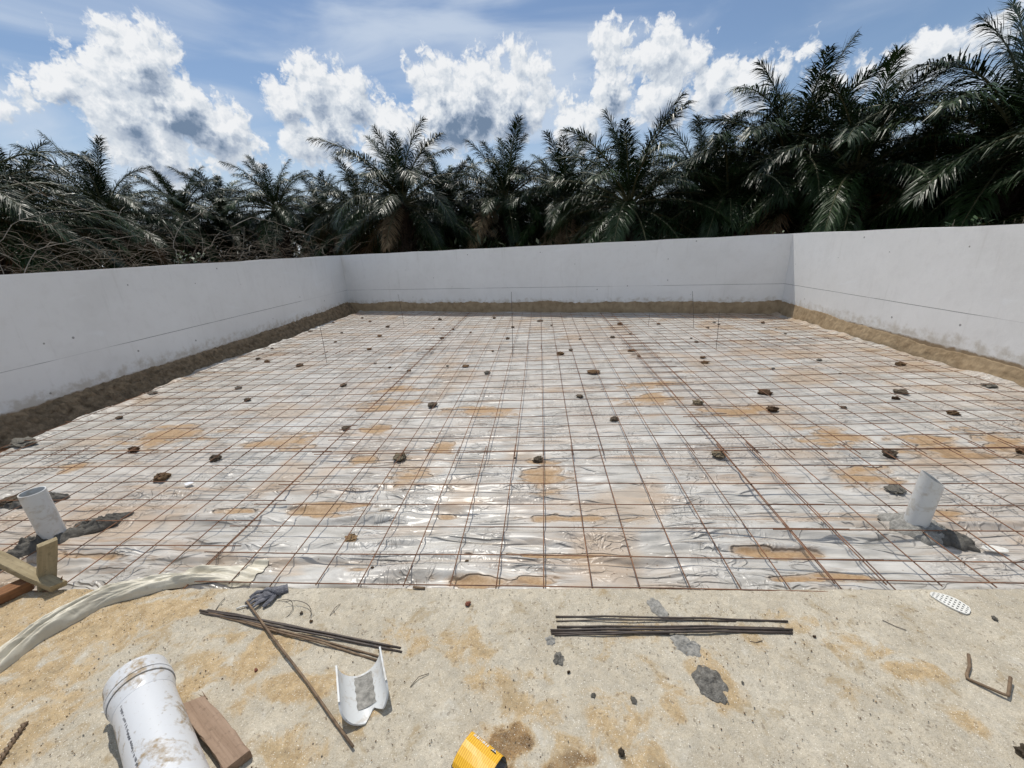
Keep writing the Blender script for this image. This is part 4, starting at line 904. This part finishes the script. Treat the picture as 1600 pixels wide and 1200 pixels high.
def crumbs():
    rg = np.random.default_rng(21); n = 3200; mbv = []; mbf = []
    base = np.array([(1, 0, 0), (-1, 0, 0), (0, 1, 0), (0, -1, 0), (0, 0, 1), (0, 0, -.3)], float)
    bf = [(0, 2, 4), (2, 1, 4), (1, 3, 4), (3, 0, 4)]
    x = rg.uniform(-2.4, 2.0, n*3); y = rg.uniform(.55, 1.31, n*3)
    d = fbm(x*2.5, y*2.5, 3, 44)+.45*sstep(-1.0, -1.7, x); keep = d+rg.uniform(-.5, .5, n*3) > .05
    x = x[keep][:n]; y = y[keep][:n]; y = np.minimum(y, edge_y(x)-.01)
    s = .0011+.0022*rg.random(len(x))**4
    for i in range(len(x)):
        v = base*s[i]*rg.uniform(.6, 1.3, (6, 3)); a = rg.uniform(0, 6.3); c_, s_ = math.cos(a), math.sin(a)
        o = len(mbv)
        for p in v: mbv.append((x[i]+p[0]*c_-p[1]*s_, y[i]+p[0]*s_+p[1]*c_, .0125+p[2]+.002))
        mbf += [tuple(q+o for q in f) for f in bf]
    fm = [int(v) for v in np.repeat(rg.choice(3, len(x), p=[.5, .3, .2]), 4)]
    me = mesh('sand_crumbs', mbv, mbf, [CLODM['b'], CLODM['g'], CLODM['s']], False, fm)
    tag(link('sand_crumbs', me), 'fine crumbs of sand and grit scattered over the slab', 'grit', kind='stuff')
crumbs()

# ------------------------------------------------------------------ yellow carton
def carton():
    root = empty('yellow_carton', (-.255, .735, .012)); tag(root, 'crushed yellow striped carton with warning triangle, lying open', 'carton')
    a = Vector((.86, -.50, 0)).normalized(); b = Vector((-.50, -.86, 0)).normalized()   # a along the text edge, b towards the viewer
    M3 = Matrix((a, b, Vector((0, 0, 1)))).transposed().to_4x4(); root.matrix_world = Matrix.Translation((-.222, .757, .012)) @ M3
    L = .108; W = .095
    prof = [(-.006, .0), (-.002, .030), (.004, .046), (.010, .052), (.034, .0575), (.05, .058), (.070, .0545), (.088, .047), (W, .038)]
    def sheet_(prof, off, m, name, x0=0., x1=L, seg=6):
        mb = MB(); v = []
        for (y, z) in prof:
            for j in range(seg+1):
                x = x0+(x1-x0)*j/seg; v.append((x+.002*math.sin(z*90), y, z+off+.0015*math.sin(x*50+y*40)))
        n = len(prof); k = len(v); v += [(p[0], p[1]-.0, p[2]-.0012) for p in v]
        f = []
        for i in range(n-1):
            for j in range(seg):
                q = (i*(seg+1)+j, i*(seg+1)+j+1, (i+1)*(seg+1)+j+1, (i+1)*(seg+1)+j); f.append(q); f.append(tuple(k+x for x in q[::-1]))
        mb.add(v, f); return mb.build(name, m, root, False)
    pan = sheet_(prof, 0, M_YELLOW, 'printed_panel')
    sheet_([(p[0]+.001, p[1]-.0026) for p in prof], 0, M_CARD, 'lining', .001, L-.001)
    mb = MB(); mb.box((L/2, W/2, .0015), L, W, .002); mb.build('base_panel', M_CARD, root)
    mb = MB(); mb.add([(0, .0, .0), (.0, .05, .0), (-.004, W, .0), (-.004, W, .036), (.0, .045, .055), (.0, .0, .04)], [(0, 1, 2, 3, 4, 5)]); mb.add([(.012, W, .002), (.07, W-.004, .002), (.055, W+.004, .03), (.012, W+.001, .034)], [(0, 1, 2, 3)]); mb.build('flap', M_CARD, root)
    # print on the sloping edge panel: pale unreadable line and warning triangle
    def onp(x, t, lift=.0008):       # t 0..1 up the steep panel and over the shoulder
        p = [(-.0045, .014), (-.002, .030), (.004, .046), (.010, .052), (.024, .0557)]
        u = t*(len(p)-1); i = min(int(u), len(p)-2); fr = u-i
        y = p[i][0]*(1-fr)+p[i+1][0]*fr; z = p[i][1]*(1-fr)+p[i+1][1]*fr
        return (x+.002*math.sin(z*90), y-lift*.8, z+lift+.0015*math.sin(x*50+y*40))
    mb = MB(); rg = random.Random(2); x = .012
    while x < .062:
        w = rg.choice((.0018, .0028, .0036)); mb.add([onp(x, .66), onp(x+w, .66), onp(x+w, .84), onp(x, .84)], [(0, 1, 2, 3)]); x += w+rg.choice((.0009, .0012, .003))
    mb.build('print_line', M_LABELW, pan)
    mb = MB(); x = .014
    while x < .060:
        w = rg.choice((.0018, .0028, .0036)); mb.add([onp(x, .60), onp(x+w, .60), onp(x+w, .64), onp(x, .64)], [(0, 1, 2, 3)]); x += w+rg.choice((.0009, .0012, .003))
    mb.build('print_line', M_BLACK, pan)
    mb = MB(); mb.add([onp(.071, .86), onp(.092, .86), onp(.0815, .52)], [(0, 1, 2)]); mb.build('warning_triangle', M_BLACK, pan)
    mb = MB(); mb.add([onp(.0745, .82, .0014), onp(.0885, .82, .0014), onp(.0815, .60, .0014)], [(0, 1, 2)]); mb.build('warning_triangle', M_LABELW, pan)
    mb = MB(); mb.add([onp(.0803, .80, .002), onp(.0827, .80, .002), onp(.0827, .68, .002), onp(.0803, .68, .002)], [(0, 1, 2, 3)]); mb.build('warning_mark', M_BLACK, pan)
carton()

# ------------------------------------------------------------------ oil palms
def frond_mesh(e0, bend, seed, L=5.0, nl=124):
    rg = random.Random(seed); mb = MB(); n = 16; pts = []; p = Vector((.12, 0, 0)); tang = []
    side_c = rg.uniform(-.12, .12)
    for i in range(n+1):
        s = i/n; e = rad(e0-bend*s**1.25); az = side_c*s*s
        t = Vector((math.cos(e)*math.cos(az), math.cos(e)*math.sin(az), math.sin(e))); pts.append(p.copy()); tang.append(t); p = p+t*(L/n)
    mb.tube(pts, [.055*(1-s/n)**.9+.006 for s in range(n+1)], 4, 1)
    def at(s):
        u = s*n; i = min(int(u), n-1); f = u-i; return pts[i].lerp(pts[i+1], f), tang[i].lerp(tang[min(i+1, n)], f).normalized()
    for k in range(nl):
        s = .13+.86*(k+rg.uniform(-.3, .3))/nl; s = min(max(s, .12), .995)
        c, t = at(s)
        sd = Vector((0, 0, 1)).cross(t)
        if sd.length < .15: sd = Vector((0, 1, 0))
        sd.normalize(); nrm = t.cross(sd).normalized()
        for sg in (-1, 1):
            ll = (.30+.72*math.sin(math.pi*min(1, (s-.08)*1.02))**.7)*rg.uniform(.85, 1.1)
            if s > .93: ll *= .75
            fwd = rad(66-38*s+rg.uniform(-8, 8)); lift = rad(rg.choice((28, 5, -18))+rg.uniform(-9, 9))
            d = (t*math.sin(math.pi/2-fwd)*1.0+(sd*sg*math.cos(lift)+nrm*math.sin(lift))*math.sin(fwd)).normalized()
            g = Vector((0, 0, -1)); m_ = c+d*ll*.5+g*ll*.03; tip = m_+(d*.82+g*rg.uniform(.25, .75)).normalized()*ll*.52
            wv = d.cross(nrm*rg.choice((1, 1, .6))+t*rg.uniform(-.4, .4)).normalized()*(.015+.010*rg.random())
            mb.add([c-wv*.5, c+wv*.5, m_+wv, m_-wv, tip], [(0, 1, 2, 3), (3, 2, 4)])
    return mesh('frond', mb.v, mb.f, [M_LEAF, M_RACHIS], False, mb.m)
ELEV = [84, 74, 62, 50, 38, 24, 8, -12, -32]; BEND = [38, 58, 72, 82, 84, 78, 66, 50, 34]
FRONDS = {e: [frond_mesh(e, b*f, 10*e+k) for k, f in enumerate((.8, 1.12))] for e, b in zip(ELEV, BEND)}
DEAD = []
for q in FRONDS[-32]+FRONDS[-12]:
    d_ = q.copy(); d_.materials[0] = M_DEAD; DEAD.append(d_)
def trunk_mesh(h, seed):
    rg = random.Random(seed); mb = MB(); n = 12
    mb.tube([(0, 0, h*i/n) for i in range(n+1)], [.30+.05*math.sin(i*2.1+seed)+(.08 if i > n-3 else 0) for i in range(n+1)], 12)
    for i in range(46):                                    # stubs of cut frond bases
        z = h*(.1+.9*i/46); a = i*2.4; c, s = math.cos(a), math.sin(a)
        mb.tube([(.28*c, .28*s, z-.08), (.44*c, .44*s, z+.10), (.52*c, .52*s, z+.30)], [.09, .07, .045], 5)
    return mesh('trunk', mb.v, mb.f, [M_TRUNK], False)
_pr = random.Random(77)
def palm(x, y, zc, L, label, group=None, nf=42, spread=1., az0=None):
    L *= _pr.uniform(.94, 1.06); dq = _pr.uniform(-5, 5)
    root = empty('oil_palm', (x, y, -.2)); tag(root, label, 'palm tree', group)
    link('trunk', trunk_mesh(zc+.2, int(x*10) % 97), root)
    a0 = _pr.uniform(0, 6.28) if az0 is None else az0
    for i in range(nf):
        e = 86-118*((i+.5)/nf)**.92+_pr.uniform(-8, 8)+dq; key = min(ELEV, key=lambda q: abs(q-e))
        o = link('frond', DEAD[_pr.randrange(4)] if i > nf-7 and _pr.random() < .3 else FRONDS[key][_pr.randrange(2)], root, (0, 0, zc+.2+.25*(1-i/nf)))
        o.rotation_euler = (_pr.uniform(-.1, .1), _pr.uniform(-.09, .09), a0+i*2.39996+_pr.uniform(-.15, .15)); s = L/5*_pr.uniform(.82, 1.08)*(1 if i > 4 else .86); o.scale = (s, s, s)
PALMS = [(-6.97,21.92,4.46,5.0,'oil palm with tall arching fronds above the middle of the far wall, left one'),(-1.91,24.93,4.6,5.0,'oil palm with a lone upright spear frond left of the middle'),(3.62,18.14,3.52,5.0,'large oil palm with a fan of upright fronds behind the middle of the far wall'),(9.38,17.67,4.4,5.0,'oil palm behind the right corner of the walls'),(10.01,14.96,3.75,4.8,'oil palm with one long frond leaning right, behind the right wall corner'),(12.4,12.7,3.5,5.5,'tallest oil palm, standing at the right picture edge'),(-23.71,18.38,3.76,5.0,'oil palm at the left picture edge with pale leaning fronds'),(-24.02,22.63,4.05,5.0,'oil palm second from the left, behind the brushwood'),(-24.82,28.77,4.48,5.0,'oil palm third from the left with a pointed upright frond'),(-25.4,33.45,4.57,5.0,'small far oil palm fourth from the left behind the brushwood'),(-19.03,30.56,4.73,5.0,'oil palm behind the right end of the brushwood with splayed top fronds'),(-18.21,35.61,4.58,5.0,'farther oil palm above the left wall end, beside the gap in the trees'),(-11.76,27.6,3.9,4.8,'low oil palm in the gap left of the tall arching palm'),(-5.42,25.43,4.0,4.8,'low dark oil palm between the two palms left of the middle'),(1.43,23.96,4.1,5.0,'oil palm hidden behind the large fan palm, on its left'),(7.31,20.75,4.0,5.0,'oil palm just right of the large fan palm'),(7.4,18.0,3.4,4.8,'low oil palm right of the large fan palm, nearer the wall'),(12.13,14.62,2.0,4.2,'low oil palm in the gap before the tallest palm'),(-20.51,14.29,3.65,5.0,'oil palm just beyond the left picture edge'),(12.6,9.0,3.02,5.0,'oil palm just beyond the right picture edge')]
for (x, y, z, L, lb) in PALMS: palm(x, y, z-(.25 if x < -10 else (.55 if x > 11 else .95)), L*.86, lb)
front = [(p[0], p[1]) for p in PALMS]
k = 0
for iy in range(5):
    for ix in range(-9, 9):
        x = ix*7.6+(iy % 2)*3.8+_pr.uniform(-.8, .8); y = 24+iy*7.2+_pr.uniform(-.8, .8)+(6 if x < -10 else 0); D = math.hypot(x, y); az = math.degrees(math.atan2(x, y))
        if abs(az) > 54 or D > 58 or min(math.hypot(x-a, y-b) for a, b in front) < 5.2: continue
        if x < -8 and D < 30: continue
        palm(x, y, _pr.uniform(2.9, 3.7) if x > -4 else _pr.uniform(3.0, 3.7), 4.6, 'oil palm of the rows behind, mostly hidden by the front palms', 'oil palms of the back rows', 26); k += 1
print('back palms', k)
for (x, y) in ((14.5, 14.5), (15.5, 19), (13.5, 22), (19, 15), (18, 10)):
    palm(x, y, 1.9, 4.3, 'oil palm of the right back rows, hidden behind the tallest palms', 'oil palms of the right back rows', 28)

# dark undergrowth between the trunks
def undergrowth():
    rg = np.random.default_rng(8); v = []; f = []
    def clump(x, y, h, n, s):
        for i in range(n):
            a = rg.uniform(0, 6.28); e = rg.uniform(-.3, 1.2); px, py, pz = x+rg.normal(0, .8), y+rg.normal(0, .5), rg.uniform(-.1, h)
            d = np.array([math.cos(a)*math.cos(e), math.sin(a)*math.cos(e), math.sin(e)])*s*rg.uniform(.6, 1.3); w = np.cross(d, [0, 0, 1.]); w = w/np.linalg.norm(w)*s*.14
            c = np.array([px, py, pz]); o = len(v); v.extend([tuple(c), tuple(c+d*.5-w), tuple(c+d), tuple(c+d*.5+w)]); f.append((o, o+1, o+2, o+3))
    for i in range(760):
        az = rg.uniform(-62, 58); D = rg.uniform(38, 60); clump(D*math.sin(rad(az)), D*math.cos(rad(az)), rg.uniform(2.2, 4.6), 60, .9)
    for i in range(260):
        az = rg.uniform(-16, 56); D = rg.uniform(20, 34); clump(D*math.sin(rad(az)), D*math.cos(rad(az)), rg.uniform(.6, 1.9), 40, .6)
    tag(link('undergrowth', mesh('undergrowth', v, f, [M_UNDER], False)), 'dark tangled undergrowth between the palm trunks', 'undergrowth', kind='stuff')
undergrowth()

# ------------------------------------------------------------------ dead brushwood behind the left wall
def brushwood():
    rg = random.Random(15); H = [(-10.6, 4.2, 1.9), (-9.3, 5.9, 2.1), (-8.7, 7.6, 2.35), (-8.3, 8.6, 2.3), (-7.8, 9.8, 2.25), (-6.9, 11.1, 2.3), (-6.3, 12.0, 1.7)]
    mbs = [MB(), MB()]
    for i in range(1300):
        u = rg.uniform(0, len(H)-1.001); j = int(u); fr = u-j; h = [H[j][c]*(1-fr)+H[j+1][c]*fr for c in range(3)]
        t = (h[2]-.42)*(1+.14*math.sin(u*5)); c = Vector((h[0]+rg.gauss(0, .75), h[1]+rg.gauss(0, .75), rg.uniform(.1, 1)**.8*t))
        L = rg.uniform(.3, 1.1); d = Vector((rg.gauss(0, 1), rg.gauss(0, 1), rg.gauss(0, .55))).normalized(); cv = Vector((rg.gauss(0, .6), rg.gauss(0, .6), rg.uniform(-1.3, .2)))
        pts = []
        for k in range(6):
            q = (k/5-.5)*L; p = c+d*q+cv*(q*q-.2*L*L)*.6; p.z = min(max(p.z, -.15), t+.15); pts.append(p)
        r = rg.choice((.002, .0025, .003, .005))
        mbs[0 if rg.random() < .85 else 1].tube(pts, r, 3, caps=False, r2=r*.5)
    a = link('brushwood', mesh('brushwood', mbs[0].v+mbs[1].v, mbs[0].f+[tuple(i+len(mbs[0].v) for i in q) for q in mbs[1].f], [M_TWIG, M_BRANCH], True, [0]*len(mbs[0].f)+[1]*len(mbs[1].f)))
    tag(a, 'heap of tangled dead twigs and vines behind the left wall', 'brushwood', kind='stuff')
    big = [([(-8.3, 5.9, .9), (-8.35, 5.95, 1.7), (-8.1, 6.25, 2.1), (-7.9, 6.7, 2.25), (-7.8, 7.4, 2.35)], 'pale bare branch arching up at the left end of the brushwood'),
           ([(-7.9, 5.6, 1.0), (-7.7, 6.0, 1.65), (-7.4, 6.5, 1.8), (-7.1, 7.1, 1.82), (-6.9, 7.6, 1.7)], 'pale bare branch lying low along the wall top, left part'),
           ([(-8.6, 6.8, 2.75), (-8.4, 7.1, 2.5), (-8.2, 7.6, 2.28), (-7.9, 8.2, 2.15)], 'thin long branch slanting down from the upper left of the brushwood'),
           ([(-7.2, 7.9, 1.3), (-7.25, 8.0, 1.75), (-7.1, 8.2, 2.1), (-7.0, 8.6, 2.3), (-7.3, 9.0, 2.25)], 'curved branch looping in the middle of the brushwood'),
           ([(-7.0, 8.2, 1.4), (-6.9, 8.35, 1.6), (-6.85, 8.5, 1.68)], 'short forked pale stick just above the left wall top'),
           ([(-6.9, 9.2, 2.05), (-6.7, 9.7, 2.25), (-6.5, 10.2, 2.2), (-6.2, 10.9, 1.95), (-5.9, 11.4, 1.7)], 'pale branch arching over the right end of the brushwood')]
    for pts, lb in big:
        P = [Vector(p) for p in pts]; Q = []
        for i in range(len(P)-1):
            for s in range(5): Q.append(P[i].lerp(P[i+1], s/5)+Vector((rg.gauss(0, .012), rg.gauss(0, .012), rg.gauss(0, .012))))
        Q.append(P[-1]); mb = MB(); mb.tube([q-P[0] for q in Q], .0065, 6, r2=.0025)
        for s in range(4):
            i = rg.randrange(3, len(Q)-1); d = Vector((rg.gauss(0, .3), rg.gauss(0, .3), rg.uniform(-.1, .35))); mb.tube([Q[i]-P[0], Q[i]-P[0]+d*.6, Q[i]-P[0]+d*1.1+Vector((0, 0, -.06))], .006, 4, r2=.002)
        tag(mb.build('bare_branch', M_BRANCH, None, True, P[0]), lb, 'branch')
brushwood()
def weed(x, y, h, w, n, label, seed, m=None):
    rg = random.Random(seed); root = empty('weed_plant', (x, y, -.2)); tag(root, label, 'plant')
    mb = MB(); st = MB()
    for b in range(7):
        a = rg.uniform(0, 6.28); top = Vector((math.cos(a)*w*rg.random(), math.sin(a)*w*rg.random(), h+.2-rg.uniform(0, .12)))
        st.tube([(0, 0, 0), top*.5+Vector((0, 0, .1)), top], .006, 4, r2=.002)
        for i in range(n):
            c = top*rg.uniform(.72, 1.0)+Vector((rg.gauss(0, .05), rg.gauss(0, .05), rg.gauss(0, .03))); aa = rg.uniform(0, 6.28); e = rg.uniform(-.6, .7); s = rg.uniform(.025, .06)
            d = Vector((math.cos(aa)*math.cos(e), math.sin(aa)*math.cos(e), math.sin(e)))*s*1.6; wv = d.cross(Vector((0, 0, 1))).normalized()*s*.4
            mb.add([c, c+d*.5+wv, c+d, c+d*.5-wv], [(0, 1, 2, 3)])
    st.build('stem', M_TWIG, root, True); mb.build('foliage', m or M_WEED, root, False)
weed(5.65, 6.3, 1.42, .30, 26, 'small leafy green plant peeping over the right wall', 3)
weed(4.9, 9.4, 1.36, .14, 16, 'small green sprig at the right corner of the walls', 4)
weed(5.62, 5.45, 1.45, .2, 20, 'small leafy green plant over the right wall at the picture edge', 5)
weed(-6.3, 7.1, 1.55, .4, 40, 'yellow-green leafy weed in front of the brushwood', 6)
